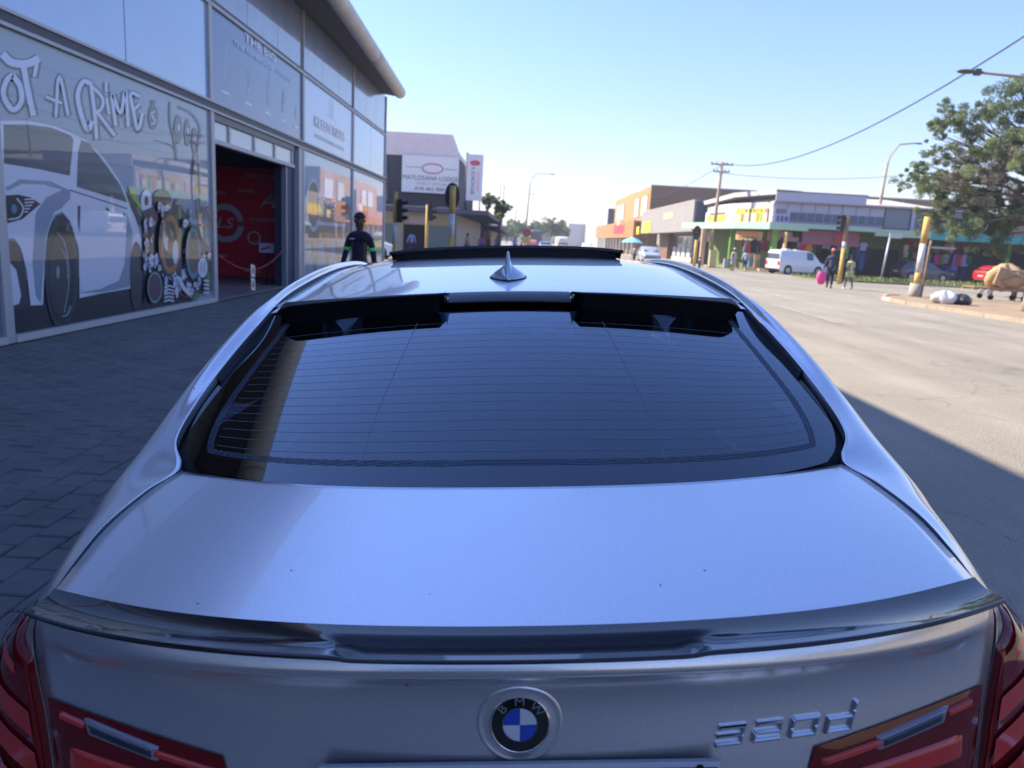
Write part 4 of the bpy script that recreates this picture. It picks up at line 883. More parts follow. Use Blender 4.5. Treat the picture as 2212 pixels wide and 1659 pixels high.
# ---------------------------------------------------------------- generic builders: vehicles, people, signals, poles
M_tyre = mat('tyre', (.015, .015, .015), .85); M_win = mat('car_window_dark', (.02, .028, .035), .08, coat=1.0); M_tl = mat('rear_lamp', (.45, .02, .02), .25, coat=1.0); M_hl = mat('front_lamp', (.55, .58, .6), .1, coat=1.0)
M_plw = mat('plate_pale', (.6, .5, .4), .5)
def vehicle(name, label, cat, loc, rz, L, W, H, top, belt, col, wheels, wr=.31, side=(), rearw=None, frontw=None, group=None, metal=0.0, simple=False):
    t = empty(name, (*loc, 0), rz, label, cat, group); pm = paint('paint_'+name+'_%d%d%d' % tuple(int(c*99) for c in col), col, metal, .35, False)
    hw = W/2; n = 28; rows = []
    def prof_row(y):
        zt = interp(top, y); zb = interp(belt, y); e = min(1, max(0, min(y, L-y)/.35)); e = sqrt(1-(1-e)**2); w = hw*(.86+.14*e); zl = .22 + .10*(1-e)
        cab = max(0, zt-zb-.12); wt = w*.93 - cab*.20
        return [(0, y, zt), (wt*.6, y, zt-.012), (wt*.92, y, zt-.03), (wt, y, zt-.07), (w*.955, y, zb if cab else zt-.12), (w, y, min(zb, zt-.1)-.12), (w, y, .55), (w*.98, y, zl)]
    ysn = [0, .02, .06, .14] + [.14+(L-.28)*k/n for k in range(1, n)] + [L-.14, L-.06, L-.02, L]
    for y in ysn:
        r = prof_row(y); rows.append([(-p[0], p[1], p[2]) for p in r[::-1][:-1]] + r)
    mb = MB().grid(rows); mb.poly([p for p in rows[0]]); mb.poly([p for p in rows[-1]][::-1]); body = mb.build('body', pm, t)
    for y0, y1 in side:
        for sg in (-1, 1):
            mb = MB(); R_ = []
            for k in range(5):
                y = y0+(y1-y0)*k/4; r = prof_row(y); a, b = Vector(r[4]), Vector(r[3]); a.x += .012; b.x += .012
                R_.append([(sg*q.x, q.y, q.z) for q in (a.lerp(b, .08), a.lerp(b, .5), a.lerp(b, .92))])
            mb.grid(R_).build('side_window', M_win, t)
    for nm, w_ in (('rear_window', rearw), ('windscreen', frontw)):
        if w_:
            ya, za, yb, zb = w_; mb = MB()
            wa, wb = hw*.80, hw*.72; off = -.015 if nm == 'rear_window' else .015
            mb.poly([(-wa, ya+off, za+.01), (wa, ya+off, za+.01), (wb, yb+off, zb+.01), (-wb, yb+off, zb+.01)]).build(nm, M_win, t)
    wh = None
    for y in wheels:
        for sg in (-1, 1):
            if wh is None or simple is False or True:
                w = MB().tube([(-.09, 0, 0), (-.08, 0, 0), (.08, 0, 0), (.09, 0, 0)], [wr*.9, wr, wr, wr*.9], 20).build('wheel', M_tyre, t); w.location = (sg*(hw-.085), y, wr)
                MB().tube([(sg*.092, 0, 0), (sg*.098, 0, 0)], [wr*.62, wr*.55], 16).build('rim', M_alu, w)
                if not simple: MB().tube([(sg*(hw+.001), y-.0, wr+.03), (sg*(hw+.004), y, wr+.03)], wr*1.16, 20).build('wheel_arch', M_tyre, t); w.location.x = sg*(hw-.07)
    if not simple:
        for sg in (-1, 1):
            zt = interp(belt, .05)
            MB().box(min(sg*hw*.62, sg*hw*.86), max(sg*hw*.62, sg*hw*.86), -.015, .06, zt-.42, zt-.12).build('rear_lamp', M_tl, t)
            MB().box(min(sg*hw*.55, sg*hw*.85), max(sg*hw*.55, sg*hw*.85), L-.10, L+.012, .58, .72).build('headlamp', M_hl, t)
        MB().box(-.25, .25, -.02, .0, .62, .73).build('number_plate', M_plw, t); MB().box(-hw*.84, hw*.84, -.03, .08, .30, .42).build('bumper', M_rub, t)
    return t

def skin_mesh(name, chains, mt, parent, sub=1):          # chains: list of [(x, y, z, r), ...]; shared points join
    V, Ed, R_, roots = [], [], [], []
    idx = {}
    for ch in chains:
        prev = None
        for p in ch:
            k = tuple(round(c, 4) for c in p[:3])
            if k not in idx: idx[k] = len(V); V.append(p[:3]); R_.append(p[3]); 
            i = idx[k]
            if prev is not None and i != prev: Ed.append((prev, i))
            prev = i
    me = bpy.data.meshes.new(name); me.from_pydata(V, Ed, []); o = bpy.data.objects.new(name, me); C.objects.link(o)
    md = o.modifiers.new('skin', 'SKIN'); md.use_smooth_shade = True
    # one root for each island
    par = list(range(len(V)))
    def find(a):
        while par[a] != a: a = par[a]
        return a
    for a, b in Ed: par[find(a)] = find(b)
    seen_ = set()
    for i, v in enumerate(me.skin_vertices[0].data):
        v.radius = (R_[i], R_[i]); v.use_root = find(i) not in seen_; seen_.add(find(i))
    if sub: s_ = o.modifiers.new('sub', 'SUBSURF'); s_.levels = sub; s_.render_levels = sub
    bpy.context.view_layer.update()
    m2 = bpy.data.meshes.new_from_object(o.evaluated_get(bpy.context.evaluated_depsgraph_get())); bpy.data.objects.remove(o)
    m2.materials.clear(); m2.materials.append(mt); m2.name = name
    o = bpy.data.objects.new(name, m2); C.objects.link(o); o.parent = parent; return o

SKIN = mat('dark_brown_skin', (.085, .045, .028), .55)
def cloth(name, col): return mat('cloth_'+name, col, .9, noise=.12, nscale=8)
def person(label, loc, rz, h, shirt, legs, hat=None, walk=.0, arms=((.10, .02), (.10, .02)), skirt=False, short=False, bend=0.0, shoes=(.03, .03, .03), elbows=((0.0, -.02), (0.0, -.02)), group=None, long_sleeve=True, fingers=True):
    t = empty('person', (*loc, 0), rz, label, 'person', group); k = h/1.75
    S = lambda x, y, z, r: (x*k, y*k, z*k, r*k)
    bd_ = lambda x, y, z: (x, y + max(0, z-.92)*sin(bend), .92+(z-.92)*cos(bend) if z > .92 else z)
    def B_(x, y, z, r): q = bd_(x, y, z); return S(q[0], q[1], q[2], r)
    pel = S(0, 0, .93, .125); ch = B_(0, 0, 1.28, .135); nk0 = B_(0, -.01, 1.45, .062); nk = B_(0, 0, 1.50, .055)
    body = [[pel, B_(0, 0, 1.08, .115), ch, nk0, nk, B_(0, .015, 1.58, .080), B_(0, .01, 1.67, .088), B_(0, .005, 1.73, .05)]]
    shirtc = [[S(0, 0, .90, .150), B_(0, 0, 1.08, .125), B_(0, 0, 1.27, .140), B_(0, -.01, 1.42, .085)]]
    legc = []; hands = []; shirtc[0].insert(0, S(0, 0, .84, .140))
    for i, sg in enumerate((-1, 1)):
        st = walk*(1 if sg > 0 else -1)
        hip = S(sg*.085, 0, .88, .095); knee = S(sg*.09, st*.18+.02, .49, .058); ank = S(sg*.09, st*.36-(.06 if st < 0 else 0), .09 + (.05 if st < -.05 else 0), .038); toe = S(sg*.10, st*.36+.15, .035, .032)
        body.append([pel, hip, knee, ank, toe]); legc.append([S(0, 0, .93, .135), (*hip[:3], .115*k), (*knee[:3], .078*k), S(sg*.09, st*.34, .14, .062)] if not short else [S(0, 0, .93, .135), (*hip[:3], .115*k), S(sg*.09, st*.12, .60, .085)])
        sh = B_(sg*.160, 0, 1.40, .050); dx, dy = arms[i]; ex_, ey = elbows[i]
        elb = B_(sg*(.190+dx*.5), dy*.6-.02, 1.13, .042); wr_ = B_(sg*(.200+dx+ex_), dy+.05+ey, .90, .028); pm = B_(sg*(.205+dx+ex_), dy+.07+ey, .83, .033)
        body.append([ch, sh, elb, wr_, pm])
        shirtc.append([B_(0, 0, 1.28, .155), (*sh[:3], .066*k), (*elb[:3], .054*k)] + ([(*wr_[:3], .044*k)] if long_sleeve else []))
        if fingers:
            P0 = Vector(pm[:3])
            for j, ln in enumerate((.055, .070, .075, .068, .052)):
                if j == 0: q = [P0+Vector((0, .010, .01))*k, P0+Vector((-sg*.006, .040, -.012))*k, P0+Vector((-sg*.012, .050, -.040))*k]
                else: a = (j-2.5)*.017; q = [P0+Vector((0, a, -.02))*k, P0+Vector((0, a, -.03-ln*.5))*k, P0+Vector((-sg*.012, a+.004, -.03-ln))*k]
                hands.append([(*v, .0085*k) for v in q])
    skin_mesh('body', body+hands, SKIN, t); skin_mesh('shirt', shirtc, shirt, t)
    if skirt:
        mb = MB(); mb.grid([[(r*cos(2*pi*j/16)*k, r*sin(2*pi*j/16)*.8*k, z*k) for j in range(17)] for z, r in ((1.08, .14), (.95, .185), (.75, .21), (.52, .23), (.50, .22))]); mb.build('skirt', legs, t)
    else: skin_mesh('trousers', legc, legs, t)
    M_sh = cloth('shoe%d' % int(shoes[0]*99), shoes)
    for i, sg in enumerate((-1, 1)):
        st = walk*(1 if sg > 0 else -1); z0 = .05 if st < -.05 else 0
        MB().ball((sg*.095*k, (st*.36+.06-(.06 if st < 0 else 0))*k, (.045+z0)*k), (.05*k, .13*k, .045*k), 6).build('shoe', M_sh, t)
    q = bd_(0, .005, 1.68)
    if hat:
        mb = MB(); P = []
        for i in range(6):
            a = (pi/2)*i/5; P.append([(.096*k*cos(a)*cos(2*pi*j/16)+q[0]*k, .108*k*cos(a)*sin(2*pi*j/16)+q[1]*k, (q[2]+.0+.105*sin(a))*k) for j in range(17)])
        mb.grid(P); mb.build('hat', hat, t)
    else: MB().ball((q[0]*k, (q[1]-.012)*k, (q[2]+.022)*k), (.088*k, .095*k, .085*k), 7).build('hair', mat('black_hair', (.012, .010, .009), .8), t)
    # face: eyes, nose, ears are small at these distances but present
    f = bd_(0, .085, 1.66)
    mb = MB(); [mb.ball((sx_*.032*k+f[0]*k, f[1]*k, f[2]*k), (.012*k, .008*k, .008*k), 4) for sx_ in (-1, 1)]; mb.build('eyes', mat('eye', (.25, .25, .25), .3), t)
    mb = MB(); mb.ball((f[0]*k, (f[1]+.012)*k, (f[2]-.035)*k), (.016*k, .018*k, .022*k), 5); [mb.ball((sx_*.086*k, (f[1]-.08)*k, (f[2]-.02)*k), (.012*k, .02*k, .03*k), 5) for sx_ in (-1, 1)]; mb.build('face', SKIN, t)
    return t

M_yel = mat('faded_yellow_paint', (.55, .36, .10), .7, noise=.2, nscale=3, space='geo'); M_whi = mat('faded_white_paint', (.55, .55, .55), .7, noise=.2, nscale=3, space='geo'); M_blk = mat('signal_black', (.012, .012, .014), .5)
M_pole = mat('grey_pole', (.26, .23, .20), .7, noise=.15, nscale=2, space='geo'); M_wood = mat('weathered_pole', (.33, .25, .18), .85, noise=.25, nscale=3, space='geo'); M_dkpole = mat('dark_pole', (.05, .055, .06), .6)
def traffic_light(label, x, y, z, r, head_dir, bands, heads=1, back=False, hz=None):
    t = empty('traffic_light', (x, y, 0), 0, label, 'traffic light', 'traffic lights at the crossing')
    for (z0, z1, m_) in bands: MB().tube([(0, 0, z0), (0, 0, z1)], r, 14).build('pole', m_, t)
    for i in range(heads):
        a = head_dir + i*pi/2; hz_ = (hz or z-.55) - .0; M_ = Matrix.Translation((cos(a)*(r+.14), sin(a)*(r+.14), hz_)) @ Matrix.Rotation(a, 4, 'Z')
        hd = MB().box(-.10, .10, -.16, .16, -.45, .45, M_).build('signal_head', M_blk, t)
        if back: MB().prism([(.30*cos(2*pi*j/20)*1.0, .52*sin(2*pi*j/20)) for j in range(20)], .0, .02, lambda u, v, w: tuple(M_ @ Vector((w, u, v)))).build('backboard', M_blk, hd)
        for j, c in enumerate(((.25, .02, .02), (.25, .15, .02), (.02, .2, .06))):
            zc = .29-.29*j
            rows = [[tuple(M_ @ Vector((xx, .11*cos(2*pi*q/12), zc+.11*sin(2*pi*q/12)))) for q in range(0, 8)] for xx in (.10, .26)]
            MB().grid(rows, sm=False).build('visor', M_blk, hd); MB().prism([(.10*cos(2*pi*q/12), .10*sin(2*pi*q/12)) for q in range(12)], .10, .112, lambda u, v, w: tuple(M_ @ Vector((w, u, zc+v)))).build('signal_lens', mat('signal_lens_%d' % j, c, .3), hd)
    return t

# person walking towards us on the paving
p = person('person in dark navy workwear and beanie with neon green armbands walking beside the showroom', (-2.72, 12.5), pi, 1.78, cloth('navy_work', (.010, .014, .030)), cloth('navy_work', (.010, .014, .030)), hat=cloth('beanie', (.02, .022, .03)), walk=.5, arms=((.07, .02), (.07, .02)))
for sg in (-1, 1): MB().tube([(sg*.200, -.012, 1.235), (sg*.209, -.012, 1.18)], .066, 14).build('armband', mat('neon_green', (.14, .75, .12), .6), p)
MB().box(.05, .13, .165, .172, 1.36, 1.385).build('chest_badge', cloth('badge_grey', (.4, .42, .45)), p)

# ---------------------------------------------------------------- left background: lodge on the corner
M_ibr = mat('pinkish_cladding', (.80, .69, .71), .6, noise=.05, nscale=1); M_dark = mat('dark_grey_wall', (.055, .055, .07), .7); M_cream = mat('cream_wall', (.5, .44, .38), .9, noise=.1, nscale=2)
M_canopy = mat('navy_canopy', (.06, .065, .10), .6); M_under = mat('canopy_underside', (.16, .14, .13), .9)
t = empty('lodge_building', (-4.6, 52, 0), label='two-storey corner lodge with pale ribbed cladding, white sign and dark canopy', cat='building'); W_ = lambda o: (setattr(o, 'parent', t), setattr(o, 'matrix_parent_inverse', Matrix.Translation((4.6, -52, 0))), o)[2]
W_(box('wall', M_cream, -17, -4.7, 52.05, 68, 0, 3.4)); W_(box('wall', M_dark, -17, -4.7, 52.0, 68, 3.405, 6.65))
cl_rows = [[], []]
for k in range(125):
    x0 = -17 + k*.1; zt_ = 8.15 if x0 < -5.15 else 8.15-(x0+5.15)*2.4
    for q, z in enumerate((6.66, zt_)): cl_rows[q] += [(x0, 51.9 if k % 2 else 51.86, z), (x0+.07, 51.9 if k % 2 else 51.86, z)]
o = MB().grid(cl_rows, sm=False).build('cladding', M_ibr); W_(o)
W_(MB().prism([(-17, 52.02), (-4.65, 52.02), (-4.65, 68), (-17, 68)], 6.66, 7.0).build('cladding_side', M_ibr))
W_(box('upper_window', mat('upper_window_dark', (.03, .032, .05), .2, coat=1), -10.6, -9.4, 51.93, 51.99, 4.9, 5.9)); W_(box('upper_window', MATS['upper_window_dark'], -10.6, -9.4, 51.93, 51.99, 3.6, 4.5))
W_(box('canopy', M_canopy, -17, -2.4, 49.4, 51.9, 2.92, 3.20)); W_(box('canopy', M_canopy, -4.69, -2.4, 51.95, 80, 2.92, 3.20))
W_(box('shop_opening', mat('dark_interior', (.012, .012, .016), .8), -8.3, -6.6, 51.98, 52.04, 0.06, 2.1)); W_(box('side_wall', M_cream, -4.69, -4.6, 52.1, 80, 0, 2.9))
Mbl = mat('blue_grey_shutter', (.16, .24, .27), .5)
for x0, x1 in ((-6.5, -4.9), (-10.6, -9.0)):
    for k in range(9): W_(box('shutter_panel', Mbl, x0, x1, 51.93+.006*(k % 2), 51.99, .12+k*.22, .325+k*.22))
W_(box('pillar', M_dark, -4.85, -4.5, 49.6, 50.0, .06, 2.9)); W_(box('wall_sign', mat('small_sign', (.55, .5, .52), .6), -7.9, -6.8, 51.9, 51.97, 2.15, 2.75))
Mst = mat('display_stock', (.10, .08, .09), .8, noise=.9, nscale=5)
W_(box('display_stock', Mst, -8.2, -6.7, 52.3, 52.6, .1, 1.6))
def sign(label, x0, x1, y, z0, z1, m_, posts=True):
    s = empty('sign', ((x0+x1)/2, y, 0), label=label, cat='sign'); cx = (x0+x1)/2
    box('board', m_, x0-cx, x1-cx, -.04, .04, z0, z1, s)
    return s, cx
M_sg = mat('sign_white', (.80, .80, .80), .5)
s, cx = sign('large white lodge sign with pink oval emblem and black lettering above the canopy', -8.45, -4.62, 51.7, 4.25, 6.65, M_sg)
Mk = mat('sign_black', (.03, .03, .035), .5); Mpk = mat('sign_pink', (.60, .18, .30), .5); Mgy = mat('sign_greyline', (.2, .25, .22), .5)
def stext(s_, st, mt, x, z, size, sx=1.1): return text(st, 'lettering', mt, (x, -.045, z), (1, 0, 0), (0, 0, 1), size, parent=s_, extrude=.002, sx=sx)
stext(s, 'MATLOSANA LODGE', Mk, .02, 5.20, .42, .95); stext(s, 'GUEST HOUSE', Mpk, .1, 4.85, .24, 1.3); stext(s, '018 462 880', Mk, 0, 4.50, .32, 1.25)
def oval(parent, cx_, cz, rx, rz_, w, mt, y=-.046, name='emblem'):
    rows = [[(cx_+(rx-d)*cos(2*pi*j/28), y, cz+(rz_-d)*sin(2*pi*j/28)) for j in range(29)] for d in (0, w)]
    return MB().grid(rows, sm=False).build(name, mt, parent, recalc=False)
oval(s, .15, 5.85, .75, .36, .10, Mpk); MB().poly([(-1.7, -.045, 5.93), (-.6, -.045, 5.90), (-.6, -.045, 5.86), (-1.7, -.045, 5.89)]).build('rule', Mgy, s); MB().poly([(.95, -.045, 5.88), (1.8, -.045, 5.86), (1.8, -.045, 5.82), (.95, -.045, 5.84)]).build('rule', Mgy, s)
s, cx = sign('tall narrow pale sign with red oval hanging from the lodge corner', -3.98, -2.92, 50.5, 3.85, 6.80, mat('sign_pale_ribbed', (.70, .68, .72), .5))
oval(s, .0, 6.25, .34, .17, .16, mat('sign_red', (.60, .05, .12), .5)); text('LODGE', 'lettering', Mk, (-.12, -.045, 5.1), (0, 0, -1), (1, 0, 0), .32, parent=s, extrude=.002, sx=1.7); text('ROOMS', 'lettering', Mpk, (.22, -.045, 5.1), (0, 0, -1), (1, 0, 0), .2, parent=s, extrude=.002, sx=1.8)
MB().tube([(-.5, 0, 3.85), (-.5, 0, 3.2)], .04, 8).tube([(.4, 0, 3.85), (.4, 0, 3.2)], .04, 8).tube([(-.55, .05, 6.9), (-.55, .05, 3.2)], .07, 8).build('bracket', M_dkpole, s)
# shops further down the left side
t2 = empty('shop_row', (-4.7, 85, 0), label='low shopfronts with dark awnings beyond the lodge', cat='building')
for i, (y0, y1, h, c) in enumerate(((80.2, 96, 3.6, M_dark), (96.1, 118, 3.2, M_cream), (118.1, 150, 4.0, M_wall))):
    o = box('wall', c, -12, -4.2-(i*.2), y0, y1, 0, h); o.parent = t2; o.matrix_parent_inverse = Matrix.Translation((4.7, -85, 0))
    o = box('awning', M_canopy if i != 1 else M_under, -4.19-(i*.2), -2.5-(i*.3), y0, y1-.3, 2.4, 2.75); o.parent = t2; o.matrix_parent_inverse = Matrix.Translation((4.7, -85, 0))
Y_, Wh = M_yel, M_whi
traffic_light('yellow and white traffic light pole nearest the showroom corner, two dark heads', -5.13, 30, 3.07, .085, -.15, [(0, 1.1, Y_), (1.1, 1.9, Wh), (1.9, 3.08, Y_)], 1, hz=2.35)
traffic_light('slim yellow traffic light pole in front of the blue shutters', -5.15, 40, 3.02, .075, -.1, [(0, 3.02, Y_)], 1, hz=2.65)
traffic_light('thick traffic light pole with large black backboard below the lodge signs', -2.88, 30, 3.42, .12, 1.75, [(0, 1.45, Y_), (1.45, 2.35, Wh), (2.35, 3.42, Y_)], 1, back=True, hz=3.05)
vehicle('parked_car', 'small white hatchback partly hidden behind the showroom corner', 'car', (-10.9, 43.0), -pi/2, 3.6, 1.6, 1.45, [(0, .9), (.3, 1.35), (1.2, 1.45), (2.1, 1.42), (2.9, 1.0), (3.6, .75)], [(0, .85), (3.0, .92), (3.6, .65)], (.62, .64, .68), (.65, 2.9), side=((.6, 2.6),), frontw=(2.85, 1.0, 2.2, 1.38))

# people by the shops on the left
crowd = 'people outside the shops beyond the crossing'
L_ = [((-7.55, 50.9), .3, (.25, .35, .65), (.03, .03, .06), 'in pale blue shirt in the dark shop doorway under the lodge sign', 0), ((-9.3, 49.2), 2, (.45, .42, .48), (.04, .04, .05), 'in light grey top by the left blue shutter of the lodge', 0),
      ((-3.9, 52.5), 1, (.45, .25, .2), (.05, .05, .07), 'in salmon top right of the thick signal pole', 0), ((-3.55, 63), .5, (.45, .10, .40), (.05, .03, .08), 'in magenta top under the dark canopy', 0),
      ((-3.1, 68), 2.2, (.22, .06, .04), (.03, .03, .03), 'in rust-red top near the far end of the dark canopy', 0), ((-2.6, 74), 3, (.12, .22, .45), (.03, .03, .05), 'in blue top beside the slim tree trunk', 0),
      ((-.9, 80), 0, (.30, .30, .55), (.10, .08, .12), 'in lavender top at the kerb beyond the tree', 0), ((-.2, 84), 2, (.35, .28, .5), (.03, .03, .05), 'in mauve dress left of the red and yellow sign', 1)]
for (xy, rz, c1, c2, d, sk) in L_: person('person '+d, xy, rz, 1.7, cloth('t%d%d%d' % tuple(int(q*99) for q in c1), c1), cloth('l%d%d%d' % tuple(int(q*99) for q in c2), c2), skirt=bool(sk), group=crowd, fingers=False, walk=.2)

# trees
LEAF = attr_mat('leaf_faces', .75, trans=.4); M_bark = mat('bark', (.14, .105, .08), .95, noise=.3, nscale=6, bump=.6, bscale=20)
def make_tree(label, base, trunk_h, clumps, leaves, size, cols, name='tree', trunk_r=.22, seed=1, group=None):
    rnd = random.Random(seed); t = empty(name, base, 0, label, 'tree', group); bx_, by_, bz_ = base
    mb = MB(); mb.tube([(0, 0, -.1), (.05, .05, trunk_h*.5), (.0, 0, trunk_h)], [trunk_r*1.25, trunk_r, trunk_r*.8], 10)
    for (cx, cy, cz, r, ci) in clumps:
        e = Vector((cx-bx_, cy-by_, cz-bz_)); s_ = Vector((0, 0, trunk_h*rnd.uniform(.7, 1.0))); m_ = s_.lerp(e, .5)+Vector((0, 0, .1*e.length))
        mb.tube([s_, m_, e], [trunk_r*.45, trunk_r*.22, .02], 6)
        for _ in range(3):
            q = e + Vector((rnd.uniform(-1, 1), rnd.uniform(-1, 1), rnd.uniform(-.8, .8)))*r*.9; mb.tube([m_.lerp(e, .5), q], [.035, .01], 4)
    mb.build('trunk', M_bark, t)
    vol = sum(c[3]**2 for c in clumps); V, F_, T_ = [], [], []
    for (cx, cy, cz, r, ci) in clumps:
        n = int(leaves*r*r/vol)
        sub = [(Vector((rnd.gauss(0, .5), rnd.gauss(0, .5), rnd.gauss(0, .45))), rnd.uniform(.16, .36), rnd.uniform(.7, 1.35)) for _ in range(14)]
        for _ in range(n):
            so, sr_, br = rnd.choice(sub); d = Vector((rnd.gauss(0, 1), rnd.gauss(0, 1), rnd.gauss(0, 1))).normalized()*sr_*rnd.random()**.4
            p = (so+d)*r; p = Vector((p.x, p.y, p.z*.85))+Vector((cx-bx_, cy-by_, cz-bz_)); a = Vector((rnd.gauss(0, 1), rnd.gauss(0, 1), rnd.gauss(0, .6))).normalized(); b = a.cross(Vector((rnd.gauss(0, 1), rnd.gauss(0, 1), rnd.gauss(0, 1)))).normalized()
            s_ = size*rnd.uniform(.6, 1.3); k = len(V); V += [tuple(p-a*s_), tuple(p+b*s_*.45), tuple(p+a*s_), tuple(p-b*s_*.45)]; F_.append((k, k+1, k+2, k+3)); c = cols[ci]; u = br*rnd.uniform(.75, 1.25); T_ += [(c[0]*u, c[1]*u, c[2]*u, 1)]*4
    me = bpy.data.meshes.new('crown'); me.from_pydata(V, [], F_); me.materials.append(LEAF); at = me.color_attributes.new('tint', 'FLOAT_COLOR', 'POINT'); at.data.foreach_set('color', [q for c in T_ for q in c])
    o = bpy.data.objects.new('crown', me); C.objects.link(o); o.parent = t; tag(o, kind='stuff'); return t
GC = [(.165, .215, .095), (.11, .15, .075), (.26, .245, .185), (.205, .25, .11)]
cl = []
rnd = random.Random(3)
for (px, py, r, ci) in [(2196, 205, 48, 0), (2150, 235, 46, 0), (2075, 245, 38, 0), (2045, 262, 30, 3), (2095, 300, 48, 0), (2030, 290, 22, 0), (2150, 320, 60, 3), (2205, 290, 50, 1), (2190, 360, 62, 2), (2120, 370, 55, 2), (2075, 345, 40, 1), (2020, 335, 28, 0), (2045, 395, 46, 0), (1990, 372, 30, 0), (1958, 392, 26, 0), (2000, 410, 38, 3), (2090, 430, 60, 1), (2150, 440, 62, 2), (2200, 450, 60, 1), (2035, 455, 40, 3), (2010, 480, 30, 0), (2060, 495, 42, 0), (2120, 495, 50, 1), (2175, 505, 46, 0), (2240, 240, 70, 1), (2260, 340, 80, 0), (2260, 450, 80, 1), (2215, 175, 22, 0), (2040, 235, 16, 3)]:
    D_ = 38 + rnd.uniform(-2.2, 2.2); x, z = at_depth(px, py, D_); cl.append((x, D_, z, r/1600*D_*1.05, ci))
make_tree('large leafy green tree with bare greyish patches at the right edge of the street', (28.4, 38.5, .1), 3.4, cl, 105000, .062, GC, seed=4, trunk_r=.3)
def small_tree(label, px, ytop, ybot, trunk_y, D_, wpx, seed, cols=GC, group=None, n=5000):
    x0, zt = at_depth(px, ytop, D_); _, zb = at_depth(px, ybot, D_); w = wpx/1600*D_/2; r2 = random.Random(seed); c_ = []
    for _ in range(9): c_.append((x0+r2.uniform(-.6, .6)*w, D_+r2.uniform(-.6, .6)*w, zb+(zt-zb)*r2.uniform(.2, .85), w*r2.uniform(.45, .7), r2.choice((0, 1, 3))))
    return make_tree(label, (x0, D_, 0), max(.8, zb), c_, n, .10*D_/60, cols, seed=seed, trunk_r=.12, group=group)
small_tree('small yellow-green tree with slim trunk right beside the dark canopy', 1055, 415, 455, 0, 74, 26, 11)
small_tree('small rounded tree with visible slim trunk beyond the dark canopy', 1082, 428, 480, 0, 72, 34, 12)
FG = [(.10, .15, .06), (.08, .13, .06), (.14, .15, .08), (.12, .18, .06)]
for i, (px, yt, yb, w, D_) in enumerate([(1096, 487, 505, 50, 230), (1135, 482, 505, 56, 200), (1165, 486, 506, 50, 210), (1190, 483, 508, 60, 190), (1215, 487, 510, 40, 215), (1075, 494, 508, 40, 240)]):
    small_tree('hazy green roadside tree far down the street, %s' % ['just right of the tall double-arm lamp foot', 'above the dark lorry', 'between the lorry and the white minibus', 'largest, above the white minibus', 'left of the grey far shops', 'furthest left beyond the trees'][i], px, yt, yb, 0, D_, w, 30+i, FG, 'far trees at the end of the street', 2500)
mb = MB()
for k in range(160):
    x = -160 + k*2.4; h = random.uniform(3, 7); mb.ball((x+random.uniform(-1, 1), 420+random.uniform(-20, 20), h*.3), (4, 4, h), 5)
o = mb.build('distant_woodland', mat('distant_green', (.10, .13, .08), .95, noise=.3, nscale=.3, space='geo')); tag(o, 'low hazy belt of trees along the far horizon', 'woodland', kind='stuff')

# street furniture: lamps, poles, wires
def street_lamp(label, x, y, h, arms, m_=M_pole, lean=0.0, r=.09):
    t = empty('street_lamp', (x, y, 0), 0, label, 'street lamp')
    MB().tube([(0, 0, 0), (lean*.5*h, 0, h*.5), (lean*h, 0, h*.88)], [r*1.25, r, r*.75], 10).build('pole', m_, t)
    for dx, dz in arms:
        a = MB().tube([(lean*h, 0, h*.86), (lean*h+dx*.08, 0, h*.95), (lean*h+dx*.35, 0, h+dz*.7), (lean*h+dx, 0, h+dz)], [r*.7, r*.6, r*.5, r*.4], 8).build('arm', m_, t)
        MB().ball((lean*h+dx*1.05, 0, h+dz-.03), (max(.3, abs(dx)*.14), .14, .07), 6).build('lamp_head', M_dkpole, t)
    return t
street_lamp('tall grey street lamp with single long arm in the middle distance', .15, 100, 9.9, [(2.7, .15)], lean=.03)
street_lamp('slimmer street lamp further behind the double trees on the left', -1.9, 150, 10.2, [(3, .1)], lean=.02, r=.07)
street_lamp('far thin street lamp above the orange shops', 15.0, 190, 6.6, [(-3, .05)], r=.06)
street_lamp('tall pale wooden-looking lamp post with curved arm before the corner shop', 28.9, 63.0, 10.3, [(2.2, .55)], m_=M_wood, lean=.028, r=.13)
def pole(name, label, x, y, h, m_, cat='pole', r=.11, arms=()):
    t = empty(name, (x, y, 0), 0, label, cat); MB().tube([(0, 0, 0), (0.02*h, 0, h)], [r*1.15, r*.8], 10).build('pole', m_, t)
    for z, w in arms:
        MB().box(.02*h-w/2, .02*h+w/2, -.06, .06, z-.06, z+.06).build('crossarm', m_, t)
        for k in (-1, -.5, .5, 1): MB().tube([(.02*h+k*w*.46, 0, z+.06), (.02*h+k*w*.46, 0, z+.22)], .04, 6).build('insulator', M_dkpole, t)
    return t
pole('utility_pole', 'timber power pole with two crossarms beside the grey shop', 16.4, 66, 8.9, M_wood, r=.15, arms=((8.7, 1.9), (8.1, 1.4)))
pole('utility_pole', 'thin far pole left of the tall grey street lamp', -3.6, 118, 9.5, M_pole, r=.09); pole('utility_pole', 'faint pole above the small yellow-green tree', -4.6, 130, 11, M_pole, r=.08)
def wire(label, a, b, sag, r=.022, cat='cable'):
    t = MB().tube([(a[0]+(b[0]-a[0])*k/24, a[1]+(b[1]-a[1])*k/24, a[2]+(b[2]-a[2])*k/24-sag*4*(k/24)*(1-k/24)) for k in range(25)], r, 6).build('cable', mat('cable_black', (.03, .03, .035), .6)); tag(t, label, cat); return t
xw, zw = at_depth(2216, 72, 15)
wire('thick overhead cable sagging from the timber power pole to the upper right corner', (16.6, 66, 8.85), (15.6, 25.0, 8.83), 1.6, .028)
wire('thin overhead cable falling left from the timber power pole behind the orange block', (16.6, 66, 8.7), (18.5, 130, 9.4), 1.0)
